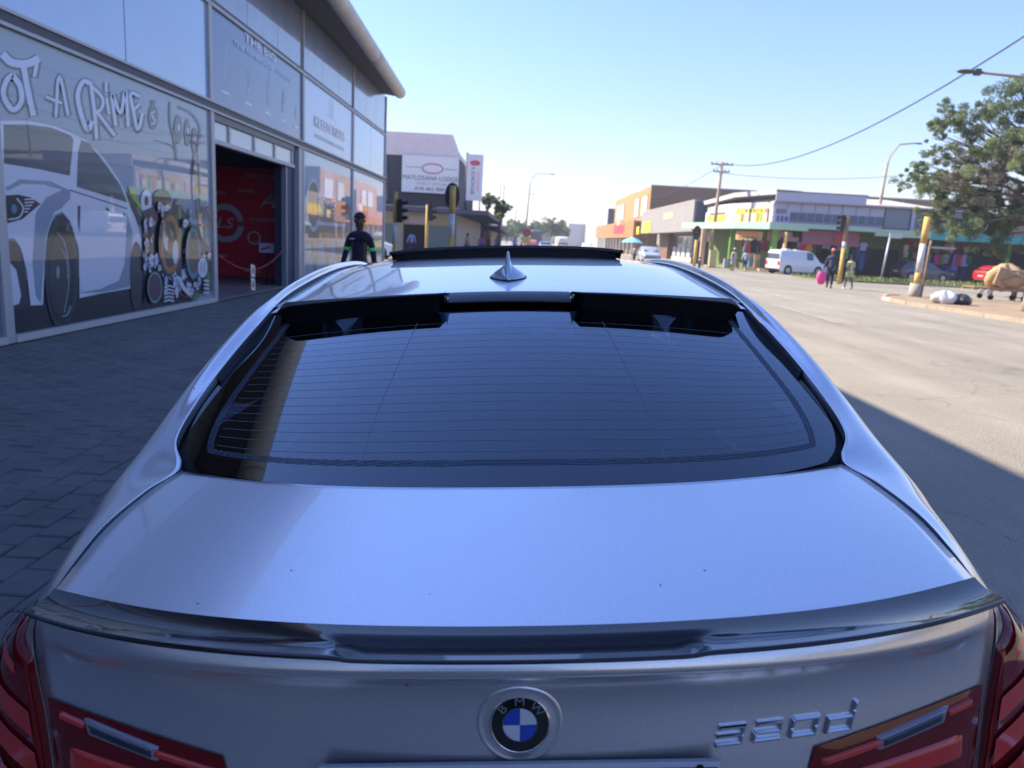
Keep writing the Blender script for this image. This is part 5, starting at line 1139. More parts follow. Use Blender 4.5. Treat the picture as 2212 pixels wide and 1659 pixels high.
wire('faint overhead cable crossing the sky from the left poles to the orange block', (-3.5, 118, 9.3), (18.0, 122, 9.7), .5, .02)
wire('lower thin cable running from the power pole behind the big tree', (16.6, 66, 8.0), (40, 60, 10.2), 1.1, .02)
# lamp head on a horizontal arm entering at the right edge
xl, zl = at_depth(2094, 155, 23.5); t = empty('street_lamp', (xl+4.2, 23.5, 0), 0, 'dark street lamp head on a horizontal arm entering from the right edge above the tree', 'street lamp')
MB().tube([(0, 0, 0), (0, 0, zl-.12)], [.12, .08], 10).build('pole', M_pole, t); MB().tube([(0, 0, zl-.12), (-2, 0, zl-.10), (-3.9, 0, zl)], .045, 8).build('arm', M_pole, t)
o = MB().ball((-4.28, 0, zl), (.30, .13, .065), 8).box(-4.05, -3.88, -.07, .07, zl-.09, zl+.09).build('lamp_head', mat('lamp_olive', (.06, .065, .05), .5), t)

# ---------------------------------------------------------------- right background: orange block, grey shop, corner shop
def holder(name, loc, label, cat='building'):
    t = empty(name, (*loc, 0), 0, label, cat)
    def W(o): o.parent = t; o.matrix_parent_inverse = Matrix.Translation((-loc[0], -loc[1], 0)); return o
    return t, W
M_or = mat('orange_paint', (.42, .22, .075), .75, noise=.08, nscale=1, space='geo'); M_or2 = mat('orange_fascia', (.42, .17, .055), .7); M_brw = mat('brown_brick', (.20, .115, .075), .9, noise=.25, nscale=4, space='geo')
M_wwin = mat('white_blind', (.55, .55, .55), .6); M_gr = mat('taupe_cladding', (.27, .245, .225), .7, noise=.05, nscale=1); M_dkside = mat('dark_shaded_side', (.05, .06, .10), .8); M_redt = mat('sign_red_paint', (.42, .06, .07), .6); M_yelp = mat('sign_yellow_paint', (.70, .50, .04), .6)
t, W = holder('orange_building', (17.9, 110), 'orange two-storey block with white blinds and brown brick side wall')
W(box('wall', M_or, 17.9, 40, 110.25, 152, 0, 10.0)); W(box('side_wall', M_brw, 17.95, 66, 110.0, 110.24, 0, 10.05))
W(box('parapet_cap', M_conc, 17.85, 66, 109.95, 110.3, 10.055, 10.2))
for y0, y1 in ((143, 147.5), (137.5, 141.5), (120, 124), (112, 117)): 
    f = W(box('window_frame', M_or2, 17.82, 17.9, y0-.15, y1+.15, 5.85, 8.95)); o = box('window_pane', M_wwin, 17.76, 17.80, y0, y1, 6.0, 8.8); o.parent = f
W(box('fascia', M_or2, 15.8, 16.05, 110, 166, 2.65, 5.15)); W(box('canopy_roof', M_conc, 16.06, 17.88, 110, 152, 4.9, 5.1)); W(box('shop_window', mat('brown_shopfront', (.10, .07, .05), .6), 17.80, 17.89, 111, 151, .2, 2.6))
for k in range(12): W(box('shop_pillar', M_cream, 16.0, 16.3, 112+k*4.6, 112.4+k*4.6, 0, 2.64))
y_ = 120
for k, (w, h) in enumerate(((2.2, 1.5), (1.6, 1.3), (2.0, 1.5), (1.2, 1.2), (2.4, 1.4), (2.2, 1.5))):
    W(box('sign_letter', M_redt, 15.74, 15.795, y_, y_+w, 3.3, 3.3+h)); y_ += w+.5
W(box('sign_figure', mat('sign_cream', (.75, .55, .35), .6), 15.74, 15.79, 126, 129, 4.7, 5.9))
t, W = holder('grey_shop', (16.4, 74), 'taupe flat-fronted shop with large blank fascia and yellow patch sign')
W(box('side_wall', M_dkside, 16.5, 27, 73.8, 74.0, 0, 6.0)); W(box('wall', M_gr, 19.0, 27, 74.01, 108, 0, 5.9))  # side wall of the taupe shop, its shade put into the colour
for k in range(9): W(box('fascia_panel', M_gr, 16.35, 16.6, 74.02+k*3.6, 77.58+k*3.6, 3.18, 6.08))
W(box('fascia_cap', M_conc, 16.33, 16.7, 74.02, 106.6, 6.082, 6.2)); W(box('soffit', M_under, 16.61, 19.0, 74.02, 106.4, 3.25, 3.35))
W(box('yellow_sign', M_yelp, 16.28, 16.33, 98, 105, 3.3, 4.7)); W(box('yellow_sign', M_yelp, 16.2, 16.3, 107.2, 109.6, 3.1, 4.2)); W(box('faded_logo', mat('faded_yellow', (.50, .42, .25), .7), 16.31, 16.345, 84, 89.5, 4.7, 5.4))
W(box('brown_pier', mat('brown_pier', (.17, .09, .06), .8), 18.3, 18.9, 96, 101, 0, 3.2))
Msw = mat('shop_window_glass', (.12, .13, .13), .12, coat=1.0); Mpst = mat('window_poster', (.50, .50, .50), .6)
for k in range(8):
    W(box('shop_window', Msw, 18.88, 18.98, 74.3+k*2.7, 76.7+k*2.7, .5, 2.9)); W(box('window_poster', Mpst, 18.84, 18.875, 74.6+k*2.7, 76.2+k*2.7, .55, 1.5+.15*(k % 2)))
W(box('plinth', M_cream, 18.8, 18.99, 74.1, 95.5, .06, .49))
t, W = holder('far_shops', (19, 180), 'distant pale grey flat-roofed shops beyond the orange block')
W(box('wall', mat('far_grey', (.34, .35, .38), .8), 18.6, 40, 170, 230, 0, 9.3)); W(box('dark_side', M_dkside, 18.5, 40, 169.6, 169.9, 0, 9.2)); W(box('wall', mat('far_pale', (.55, .56, .58), .8), 13.5, 30, 232, 300, 0, 7.0)); W(box('wall', M_cream, 11.0, 13.4, 240, 262, 0, 7.5))

M_mint = mat('mint_fascia_paint', (.34, .50, .38), .7, noise=.06, nscale=.6, space='geo'); M_rfw = mat('white_shop_paint', (.52, .49, .45), .8, noise=.06, nscale=1.2, space='geo'); M_shpanel = mat('shaded_pale_panel', (.47, .46, .56), .7); M_grn = mat('green_wall', (.13, .18, .05), .8, noise=.15, nscale=2); M_gcol = mat('green_column', (.16, .33, .05), .7)  # lilac panel tone: white shop paint with shade put into the colour
t, W = holder('corner_shop', (21, 64), 'white corner shop with yellow posters, mint green canopy and clothes hung outside')
up = [(17.3, 75.5), (18.4, 67.2), (20.25, 62.5), (29.3, 62.5), (29.3, 76), (17.3, 76)]
W(MB().prism(up[:3]+[(20.6, 62.8), (20.6, 76), (17.3, 76)], 3.92, 5.62).build('upper_wall', M_rfw)); W(MB().prism([(20.3, 62.52), (29.3, 62.52), (29.3, 76), (20.62, 76), (20.62, 62.8)], 3.92, 5.60).build('upper_wall', M_shpanel))
MBr = MB(); 
for (a, b, za, zb) in (((17.0, 75.3), (18.1, 67.0), 5.62, 6.1), ((18.1, 67.0), (20.2, 62.1), 6.12, 6.22)):
    W(MB().poly([(a[0], a[1], za), (b[0], b[1], zb), (b[0], b[1], zb+.36), (a[0], a[1], za+.36)]).poly([(a[0], a[1], za+.36), (b[0], b[1], zb+.36), (b[0]+3, b[1]+2, zb+.5), (a[0]+3, a[1]+2, za+.5)]).poly([(a[0], a[1], za), (b[0], b[1], zb), (b[0]+3, b[1]+2, zb), (a[0]+3, a[1]+2, za)]).build('roof_fascia', M_rfw))
W(MB().prism([(20.22, 62.1), (36, 62.1), (36, 76), (20.3, 76)], 5.62, 5.70).build('roof', mat('roof_shaded', (.42, .42, .50), .6))); W(MB().box(20.22, 27.5, 62.0, 62.12, 5.71, 6.40).build('roof_fascia', M_shpanel)); W(MB().box(20.2, 27.6, 61.98, 62.3, 6.41, 6.5).build('roof_cap', mat('roof_cap_brown', (.25, .2, .18), .8)))  # roof and front fascia colours carry the same painted shade
W(MB().poly([(27.5, 62.0, 5.75), (33.5, 62.0, 5.75), (31, 66, 6.5), (27.5, 66, 6.5)]).build('roof_slope', M_rfw))
for k in range(7): W(box('cladding_joint', M_aludark, 21.4+k*1.12, 21.43+k*1.12, 62.49, 62.515, 4.95, 5.6))
Mgl = mat('strip_window_blue', (.07, .12, .17), .35)
for k in range(12):
    x0 = 20.9+k*.70; f = W(box('window_frame', M_shpanel, x0, x0+.68, 62.42, 62.5, 4.15, 4.92)); o = box('window_pane', Mgl, x0+.04, x0+.64, 62.39, 62.415, 4.2, 4.87); o.parent = f
W(box('shutter', mat('grey_shutter', (.22, .24, .27), .6), 29.4, 31.4, 62.45, 62.9, 4.0, 5.6)); W(box('downpipe', M_shpanel, 31.5, 31.75, 62.3, 62.5, 3.9, 5.7)); W(box('upper_wall', mat('grey_render', (.25, .25, .28), .8), 31.8, 60, 62.6, 76, 3.9, 5.5)); W(box('window_pane', MATS['upper_window_dark'], 32.2, 34.0, 62.52, 62.59, 4.1, 5.0)); W(box('window_pane', MATS['upper_window_dark'], 37.5, 41, 62.52, 62.59, 4.1, 5.0))
can = [(14.8, 71.5), (17.2, 62.5), (19.0, 59.0)]
W(MB().prism([(can[0][0], can[0][1]), can[1], (17.5, 62.7), (15.4, 71.6)], 3.32, 3.86).build('canopy_fascia', M_mint)); W(MB().prism([can[1], can[2], (19.2, 59.25), (17.55, 62.65)], 3.325, 3.865).build('canopy_fascia', M_mint))
W(box('canopy_fascia', M_mint, 19.01, 22.0, 59.0, 59.2, 3.32, 3.86)); W(box('canopy_fascia', M_mint, 22.01, 27.2, 59.0, 59.2, 3.52, 3.86)); W(box('canopy_fascia', M_mint, 27.21, 31.5, 59.0, 59.2, 3.25, 3.80)); W(box('canopy_fascia', mat('teal_fascia', (.04, .32, .32), .7), 31.51, 60, 59.0, 59.2, 3.2, 3.82))
W(MB().prism([(15.5, 71.4), (17.7, 62.8), (19.3, 59.3), (60, 59.3), (60, 62.4), (20.6, 62.4), (18.6, 67), (17.5, 75)], 3.70, 3.80).build('canopy_roof', M_under))
W(box('back_wall', M_grn, 20.4, 60, 62.6, 62.8, 0.06, 3.69)); W(MB().prism([(17.9, 74), (18.7, 67.2), (20.38, 62.65), (20.38, 76), (17.9, 76)], .06, 3.69).build('back_wall', M_grn))
for x, y, w in ((19.85, 60.2, .42), (16.5, 69.5, .35), (17.6, 64.2, .3), (25.8, 60.6, .3), (31.6, 60.4, .3), (38.5, 60.4, .3)): W(box('column', M_gcol if x > 17 else M_cream, x-w/2, x+w/2, y-w/2, y+w/2, .06, 3.69))
W(box('column', mat('peach_column', (.55, .36, .22), .7), 15.5, 15.85, 66.0, 66.35, .06, 3.3)); W(box('bin_base', mat('pale_yellow', (.6, .52, .3), .7), 16.2, 16.8, 65.4, 66, .06, 1.5))
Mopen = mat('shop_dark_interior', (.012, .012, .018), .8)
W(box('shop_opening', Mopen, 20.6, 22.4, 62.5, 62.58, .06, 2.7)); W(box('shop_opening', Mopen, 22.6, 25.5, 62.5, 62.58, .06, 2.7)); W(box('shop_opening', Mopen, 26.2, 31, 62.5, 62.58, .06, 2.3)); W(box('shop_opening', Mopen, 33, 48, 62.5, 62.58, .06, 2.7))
W(box('hanging_banner', mat('mauve_banner', (.30, .10, .17), .7), 22.1, 26.6, 60.3, 60.34, 2.35, 3.45)); W(box('hanging_banner', mat('mauve_banner_pale', (.36, .20, .24), .7), 19.4, 21.9, 60.5, 60.54, 2.5, 3.25)); W(box('hanging_banner', mat('crimson_banner', (.40, .05, .08), .7), 24.6, 25.4, 60.2, 60.24, 2.4, 3.3)); W(box('white_awning', M_rfw, 31.9, 33.9, 59.6, 61.5, 2.55, 2.7)); W(box('white_awning', M_cream, 40.0, 52, 58.5, 61.5, 2.5, 2.75)); W(box('green_sign', mat('green_sign', (.25, .45, .06), .7), 41, 44, 58.9, 58.99, 3.3, 3.75))
# posters on the splayed corner
def corner_poster(label, x0, y0, x1, y1, z0, z1, base, bars):
    s = empty('poster', ((x0+x1)/2, (y0+y1)/2, 0), math.atan2(y1-y0, x1-x0), label, 'poster'); w = sqrt((x1-x0)**2+(y1-y0)**2)/2
    box('board', base, -w, w, -.10, -.05, z0, z1, s)
    for (a, b, c, d, m_) in bars: box('printed_shape', m_, -w+2*w*a, -w+2*w*b, -.108, -.101, z0+(z1-z0)*c, z0+(z1-z0)*d, s)
MY = mat('poster_yellow', (.60, .48, .05), .6); MO = mat('poster_orange', (.72, .22, .05), .6); MG = mat('poster_green', (.12, .40, .05), .6); MW = mat('poster_white', (.72, .68, .62), .6); MP = mat('poster_pink', (.75, .06, .35), .6); MI = mat('poster_ink', (.16, .10, .06), .6); MB2 = mat('poster_blue', (.08, .08, .35), .6)
corner_poster('wide bright yellow shop poster on the splayed corner above the mint canopy', 18.55, 66.9, 20.05, 63.0, 3.95, 5.15, MY, [(.30, .38, .72, .94, MP), (.45, .52, .74, .92, MI), (.56, .63, .74, .92, MI), (.66, .73, .76, .94, MO), (.78, .84, .74, .92, MI), (.05, .14, .1, .6, MW), (.20, .26, .08, .62, MI), (.32, .46, .05, .66, MW), (.52, .64, .1, .62, MW), (.68, .76, .05, .68, MO), (.79, .85, .1, .6, MG), (.88, .98, .1, .6, MW), (.93, .99, .68, .95, MP)])
corner_poster('smaller pink-edged yellow poster left of the wide one on the corner shop', 17.5, 73.5, 18.4, 67.4, 3.95, 5.0, MW, [(.08, .80, .15, .70, MY), (.15, .75, .72, .92, MI), (.30, .62, .05, .14, MY), (.84, .97, .05, .9, mat('poster_pinkish', (.72, .38, .35), .6))])
corner_poster('grey and purple poster panel on the shaded side of the corner shop', 20.3, 62.45, 21.6, 62.45, 3.95, 5.15, M_shpanel, [(.1, .8, .62, .95, mat('poster_grey', (.2, .2, .22), .6)), (.2, .36, .1, .5, MB2), (.45, .62, .1, .5, MB2), (.7, .9, .15, .45, MB2)])
s = empty('sign', (18.3, 61.8, 0), -.95, 'orange board hanging under the mint canopy corner', 'sign'); box('board', mat('hanging_board', (.55, .33, .12), .6), -1.3, 1.3, -.03, .03, 2.45, 3.15, s); box('band', MO, -1.0, 1.0, -.04, -.031, 2.85, 3.08, s)
for k in range(9): box('lettering', MI, -1.0+k*.22, -.86+k*.22, -.04, -.031, 2.55, 2.72, s)
s = empty('sign', (16.05, 67.5, 0), 0, 'two pale pink boards on the shop post under the canopy tip', 'sign'); box('board', mat('pink_board', (.65, .48, .45), .6), -.6, .1, -.03, .03, 2.2, 3.2, s); box('board', MATS['pink_board'], .3, .75, -.03, .03, 2.2, 3.2, s)

# clothes hung outside the shop: every piece its own thing
COLS = dict(maroon=(.16, .02, .03), crimson=(.45, .02, .06), red=(.5, .03, .03), black=(.012, .012, .015), white=(.55, .53, .52), grey=(.25, .26, .28), navy=(.02, .03, .09), blue=(.05, .08, .22), lavender=(.36, .34, .58), orange=(.6, .18, .02), green=(.03, .12, .05), cream=(.5, .45, .35), pink=(.5, .2, .22), magenta=(.5, .03, .25), olive=(.14, .20, .08), teal=(.08, .18, .19), purple=(.22, .14, .42), beige=(.36, .28, .22))
def garment(px0, px1, py0, py1, zo, D_, colname, kind, label, group):
    ox, oy, s_ = zo; cv = lambda x, y: at_depth((ox+x/s_)/1.8517, (oy+y/s_)/1.8517, D_)
    (x0, z1), (x1, z0) = cv(px0, py0), cv(px1, py1); w = (x1-x0)/2; h = z1-z0; cx = (x0+x1)/2
    mt = cloth('g_'+colname, COLS[colname])
    if kind in ('dress', 'gown'): pr = [(0, .30), (.06, .42), (.16, .85), (.30, .72), (.42, .62), (.7, .85), (1, 1)]
    elif kind == 'jeans': pr = [(0, .8), (.1, .82), (.5, .85), (1, .8)]
    else: pr = [(0, .35), (.06, .55), (.14, 1), (.40, .98), (.42, .72), (1, .72)]
    mb = MB(); F, Bk = [], []
    ph = random.uniform(0, 6)
    for t_, ww in pr:
        F.append([((-1+2*j/8)*w*ww, -.05-.035*sin(j*1.7+ph)*t_-.02, -h*t_) for j in range(9)]); Bk.append([((-1+2*j/8)*w*ww, .05+.02*sin(j*1.3+ph)*t_, -h*t_) for j in range(9)])
    mb.grid(F).grid(Bk); mb.grid([[a[0] for a in F], [a[0] for a in Bk]]).grid([[a[-1] for a in F], [a[-1] for a in Bk]]); 
    o = mb.build(kind, mt); o.location = (cx, D_, z1); o.rotation_euler = (0, 0, random.uniform(-.25, .25)); tag(o, label, 'garment', group)
    MB().tube([(-w*.5, 0, -.02), (0, 0, .06), (w*.5, 0, -.02)], .010, 5).tube([(0, 0, .06), (0, 0, .14)], .008, 5).build('hanger', M_dkpole, o)
z6_, z7_ = (2900, 700, 3.16), (3400, 700, 2.764)
R1 = [(205, 245, 810, 910, 'maroon', 'top'), (242, 292, 810, 985, 'grey', 'gown'), (272, 318, 860, 985, 'red', 'gown'), (322, 405, 812, 1000, 'black', 'coat'), (420, 450, 830, 980, 'navy', 'coat'), (452, 535, 800, 960, 'maroon', 'dress')]
R2 = [(600, 660, 785, 870, 'crimson', 'top'), (650, 700, 800, 1000, 'black', 'coat'), (700, 752, 790, 1010, 'navy', 'coat'), (855, 965, 712, 790, 'black', 'rug'), (850, 905, 820, 930, 'black', 'top'), (912, 965, 840, 925, 'grey', 'top'), (975, 1025, 700, 965, 'crimson', 'gown'), (1030, 1100, 815, 965, 'orange', 'gown'), (1062, 1118, 690, 790, 'red', 'top'), (1105, 1150, 830, 990, 'green', 'gown'), (1160, 1225, 840, 990, 'black', 'coat'), (1226, 1275, 845, 930, 'cream', 'top'), (1285, 1335, 850, 940, 'grey', 'top')]
R3 = [(1345, 1410, 845, 960, 'black', 'top'), (1415, 1495, 840, 955, 'lavender', 'top'), (1500, 1560, 850, 1010, 'navy', 'coat'), (1500, 1552, 690, 850, 'white', 'gown'), (1615, 1655, 870, 1060, 'navy', 'jeans'), (1655, 1700, 880, 1080, 'blue', 'jeans'), (1700, 1790, 850, 960, 'lavender', 'top'), (1700, 1745, 990, 1200, 'blue', 'jeans'), (1745, 1790, 965, 1120, 'navy', 'jeans')]
R4 = [(600, 640, 770, 860, 'white', 'top'), (640, 685, 710, 785, 'crimson', 'top'), (700, 770, 718, 800, 'pink', 'top'), (530, 590, 858, 912, 'maroon', 'top'), (590, 640, 850, 912, 'cream', 'top'), (642, 685, 862, 920, 'green', 'top'), (690, 740, 860, 925, 'pink', 'top')]
R5 = [(842, 888, 868, 990, 'teal', 'top'), (888, 925, 880, 982, 'black', 'top'), (925, 988, 878, 990, 'magenta', 'top'), (990, 1030, 888, 992, 'olive', 'top'), (1032, 1085, 870, 980, 'grey', 'top'), (1088, 1130, 880, 972, 'black', 'top'), (1130, 1182, 868, 1060, 'purple', 'dress'), (1184, 1226, 880, 1002, 'crimson', 'dress'), (1228, 1292, 878, 1012, 'lavender', 'dress'), (1296, 1335, 890, 990, 'green', 'top')]
R6 = [(862, 918, 770, 850, 'black', 'top'), (920, 990, 778, 862, 'grey', 'top'), (998, 1040, 742, 850, 'green', 'top'), (1040, 1112, 758, 850, 'beige', 'top'), (1112, 1138, 760, 868, 'white', 'top'), (1140, 1242, 758, 868, 'maroon', 'dress'), (1250, 1320, 790, 862, 'beige', 'top')]
R7 = [(1000, 1050, 1010, 1140, 'navy', 'jeans'), (1052, 1100, 1010, 1140, 'blue', 'jeans'), (1102, 1160, 1060, 1145, 'teal', 'jeans'), (1162, 1215, 1012, 1145, 'navy', 'jeans'), (1216, 1280, 1020, 1145, 'navy', 'jeans')]
used_l = set()
for rowi, (R_, zo, D_, place) in enumerate(((R1, z6_, 60.6, 'under the orange hanging board'), (R2, z6_, 60.6, 'behind the white van'), (R3, z6_, 60.8, 'behind the two walking women'), (R4, z7_, 61.2, 'above the dark hatchback'), (R5, z7_, 61, 'on the middle rail left of the red car'), (R6, z7_, 61.4, 'on the upper rail under the teal fascia'), (R7, z7_, 61.2, 'on the low rail left of the red car'))):
    x0s = [r[0] for r in R_]; a0 = at_depth((zo[0]+min(x0s)/zo[2])/1.8517, 540, D_)[0]; a1 = at_depth((zo[0]+max(r[1] for r in R_)/zo[2])/1.8517, 540, D_)[0]
    for i, (a, b, c, d, cn, kd) in enumerate(R_):
        nb = [R_[j][4]+' '+R_[j][5] for j in (i-1, i+1) if 0 <= j < len(R_)]
        lab = f'{cn} {kd} hanging {place}, beside the {nb[0]}' + (f' and the {nb[1]}' if len(nb) > 1 else '')
        if lab in used_l: lab += ', lower one'
        used_l.add(lab); garment(a, b, c, d, zo, D_+random.uniform(-.15, .15), cn, kd, ' '.join(lab.split()[:16]), 'clothes hung outside the shops')
    zr_ = max(at_depth(1900, (zo[1]+r[2]/zo[2])/1.8517, D_)[1] for r in R_)
    zt_ = 2.2 if rowi < 3 else [0, 0, 0, 2.3, 1.55, 2.35, .95][rowi]
    t = empty('clothes_rail', ((a0+a1)/2, D_+.12, 0), 0, 'thin metal clothes rail %s' % place, 'clothes rail', 'clothes rails outside the shops'); w = (a1-a0)/2
    MB().tube([(-w, 0, .06), (-w, 0, zt_), (w, 0, zt_), (w, 0, .06)], .018, 6).build('rail', M_dkpole, t)

# goods and people at the corner
M_box = mat('cardboard', (.42, .28, .16), .9, noise=.15, nscale=4); 
def crate(name, label, px0, px1, py0, py1, D_, m_, cat, dep=.5, taper=1.0):
    (x0, z1), (x1, z0) = at_depth(px0, py0, D_), at_depth(px1, py1, D_); w = (x1-x0)/2; h = max(.1, z1-max(z0, .06))
    t = empty(name, ((x0+x1)/2, D_, max(z0, .06)), random.uniform(-.1, .1), label, cat)
    mb = MB().grid([[(-w*s, -dep/2, z), (w*s, -dep/2, z), (w*s, dep/2, z), (-w*s, dep/2, z), (-w*s, -dep/2, z)] for z, s in ((0, taper), (h, 1))], sm=False); mb.poly([(-w, -dep/2, h), (w, -dep/2, h), (w, dep/2, h), (-w, dep/2, h)]); mb.build('body', m_, t)
    MB().box(-w*1.04, w*1.04, -dep*.53, dep*.53, h*.93, h+.02).build('rim', m_, t); return t
D6 = lambda x: (2900+x/3.16)/1.8517
E6 = lambda y: (700+y/3.16)/1.8517
crate('barrel', 'blue plastic barrel on the corner pavement between the pale posts', D6(298), D6(352), E6(1045), E6(1160), 60.5, mat('barrel_blue', (.08, .16, .26), .5), 'barrel', taper=.8)
crate('cardboard_box', 'tall cardboard box standing beside the blue barrel', D6(362), D6(412), E6(1010), E6(1200), 60.3, M_box, 'box'); crate('cardboard_box', 'cardboard carton on top of the blue barrel and tall box', D6(255), D6(360), E6(985), E6(1045), 60.6, M_box, 'box')
crate('goods_table', 'low pale table with goods in front of the blue barrel', D6(240), D6(360), E6(1165), E6(1215), 59.5, mat('pale_goods', (.55, .42, .28), .8), 'table'); crate('goods_table', 'low pale table with sacks just left of the white van', D6(415), D6(530), E6(1185), E6(1235), 59.2, MATS['pale_goods'], 'table'); crate('display_bin', 'dark goods bin left of the white van rear', D6(430), D6(535), E6(1070), E6(1180), 60, mat('bin_dark', (.06, .06, .07), .7), 'bin')
crate('rubbish_bin', 'pale grey bin beside the green shop post', D6(-10), D6(30), E6(1060), E6(1180), 62, mat('bin_grey', (.3, .32, .35), .6), 'bin')
person('person with white cap and cream top standing by the shop corner, facing away', (16.35, 58.5), .4, 1.72, cloth('creamtop', (.5, .42, .33)), cloth('greyskirt', (.38, .33, .33)), hat=cloth('whitecap', (.6, .6, .6)), skirt=True, fingers=False)
person('person in pale blue top and navy trousers beside the blue barrel', (17.35, 58.8), -.3, 1.66, cloth('palebluetop', (.42, .50, .56)), cloth('navytrouser', (.02, .03, .12)), fingers=False, walk=.2)
person('person with coral headscarf and navy clothes crossing with a bright pink bag', (14.75, 36.0), -.35, 1.86, cloth('navytop', (.035, .045, .10)), cloth('navyleg', (.02, .025, .05)), hat=cloth('coralscarf', (.60, .20, .20)), walk=.5, arms=((.10, .05), (.05, .10)))
t = MB(); rows = []
for i in range(9):
    a = i/8; r = sin(pi*min(.98, .12+a*.8))**.6; rows.append([(.24*r*cos(2*pi*j/14), .12*r*sin(2*pi*j/14), .78-.62*a) for j in range(15)])
t.grid(rows); o = t.build('bag', mat('bright_pink_plastic', (.85, .06, .30), .5)); o.location = (14.32, 35.95, 0); tag(o, 'bright pink carrier bag held low by the walker in navy', 'bag')
MB().tube([(-.08, 0, .76), (-.03, 0, .90), (.06, 0, .76)], .012, 6).build('handle', mat('bright_pink_plastic', (.85, .06, .30)), o)
person('person in pale lime short-sleeved outfit walking away across the road', (15.62, 35.9), .15, 1.60, cloth('lime', (.50, .52, .28)), cloth('lime', (.50, .52, .28)), walk=-.5, short=True, long_sleeve=False, shoes=(.6, .6, .6), arms=((.06, -.05), (.10, .10)))
person('person in black standing on the kerb behind the pale lime walker', (18.7, 44.0), 0, 1.70, cloth('black', (.015, .015, .02)), cloth('black', (.015, .015, .02)), fingers=False)

# vehicles on the right
van = vehicle('delivery_van', 'plain white panel van parked before the corner shop, rear door sunlit', 'van', (18.75, 56.6), -pi/2+.36, 4.45, 1.78, 1.80, [(0, 1.42), (.08, 1.74), (.5, 1.80), (2.6, 1.80), (3.1, 1.66), (3.55, 1.22), (3.75, 1.02), (4.2, .88), (4.45, .62)], [(0, 1.08), (3.6, 1.05), (4.2, .88), (4.45, .6)], (.66, .67, .70), (.75, 3.55), wr=.32, side=((2.45, 3.05),), rearw=(-.015, 1.12, .02, 1.52), frontw=(3.62, 1.16, 3.12, 1.62))
MB().box(-.3, .3, .9, 1.3, 1.81, 1.90).build('roof_vent', M_rfw, van); MB().box(-.2, .2, 1.9, 2.2, 1.81, 1.86).build('roof_vent', M_rfw, van)
vehicle('parked_car', 'dark grey hatchback with lit red rear lamp parked by the grass verge', 'car', (29.0, 58.6), -pi/2+.14, 4.3, 1.75, 1.52, [(0, .95), (.15, 1.15), (.55, 1.46), (1.6, 1.52), (2.4, 1.48), (3.25, 1.0), (3.9, .9), (4.3, .65)], [(0, .95), (3.3, .98), (3.9, .88), (4.3, .6)], (.03, .035, .05), (.75, 3.4), side=((.75, 1.75), (1.85, 2.7)), rearw=(.10, 1.08, .5, 1.42), frontw=(3.2, 1.04, 2.5, 1.42))
vehicle('parked_car', 'bright red hatchback partly behind the loaded cart', 'car', (34.6, 57.0), -pi/2+.22, 3.9, 1.7, 1.48, [(0, .92), (.12, 1.12), (.6, 1.42), (1.5, 1.48), (2.2, 1.42), (2.95, 1.0), (3.5, .88), (3.9, .62)], [(0, .92), (3.0, .96), (3.5, .86), (3.9, .58)], (.62, .012, .016), (.68, 3.15), side=((.8, 1.6), (1.7, 2.45)), rearw=(.06, 1.06, .52, 1.38), frontw=(2.9, 1.02, 2.25, 1.36))
vehicle('parked_car', 'silver-blue hatchback approaching just right of the roof hatch', 'car', (12.4, 76), pi, 4.0, 1.72, 1.48, [(0, .95), (.6, 1.42), (1.6, 1.48), (2.3, 1.44), (3.05, 1.0), (4, .7)], [(0, .9), (3.1, .95), (4, .6)], (.36, .40, .50), (.7, 3.2), frontw=(3.0, 1.0, 2.3, 1.40), rearw=(.06, 1.0, .5, 1.38), side=((.8, 2.4),))
vehicle('minibus', 'white minibus taxi far down the street with roof load', 'minibus', (6.2, 118), 0, 5.0, 1.9, 2.2, [(0, 2.0), (.3, 2.2), (4, 2.15), (4.8, 1.2), (5, .8)], [(0, 1.1), (4.6, 1.05), (5, .7)], (.66, .66, .62), (.9, 4.0), rearw=(-.02, 1.1, .15, 1.95), side=((.6, 3.8),))
vehicle('parked_car', 'far white saloon right of the minibus', 'car', (9.4, 110), 0, 4.3, 1.7, 1.45, [(0, .95), (.7, 1.05), (1.3, 1.42), (2.4, 1.45), (3.2, 1.0), (4.3, .7)], [(0, .9), (3.2, .95), (4.3, .6)], (.66, .66, .64), (.8, 3.4), rearw=(.75, 1.0, 1.25, 1.38), side=((1.3, 2.7),))
vehicle('lorry', 'dark blue lorry with high box far down the street', 'lorry', (2.1, 128), 0, 7.5, 2.6, 3.1, [(0, 3.0), (.2, 3.1), (5.2, 3.1), (5.4, 2.6), (7.2, 2.4), (7.5, 1.2)], [(0, 1.2), (7.5, 1.1)], (.07, .08, .12), (1.2, 6.2), wr=.45, rearw=(-.02, 2.2, 0, 2.8))
vehicle('parked_car', 'far pinkish red car below the dark lorry', 'car', (1.3, 112), 0, 4.0, 1.7, 1.5, [(0, 1.0), (.5, 1.45), (1.8, 1.5), (3, 1.0), (4, .7)], [(0, .95), (3, .95), (4, .6)], (.50, .16, .18), (.8, 3.2), rearw=(.05, 1.0, .45, 1.4)); vehicle('parked_car', 'light blue car nearest of the far queue left of the white minibus', 'car', (2.9, 98), 0, 4.2, 1.7, 1.35, [(0, .95), (.6, 1.0), (1.2, 1.32), (2.2, 1.35), (3.2, .95), (4.2, .7)], [(0, .9), (3.2, .9), (4.2, .6)], (.35, .45, .60), (.8, 3.3), rearw=(.65, 1.0, 1.15, 1.3))
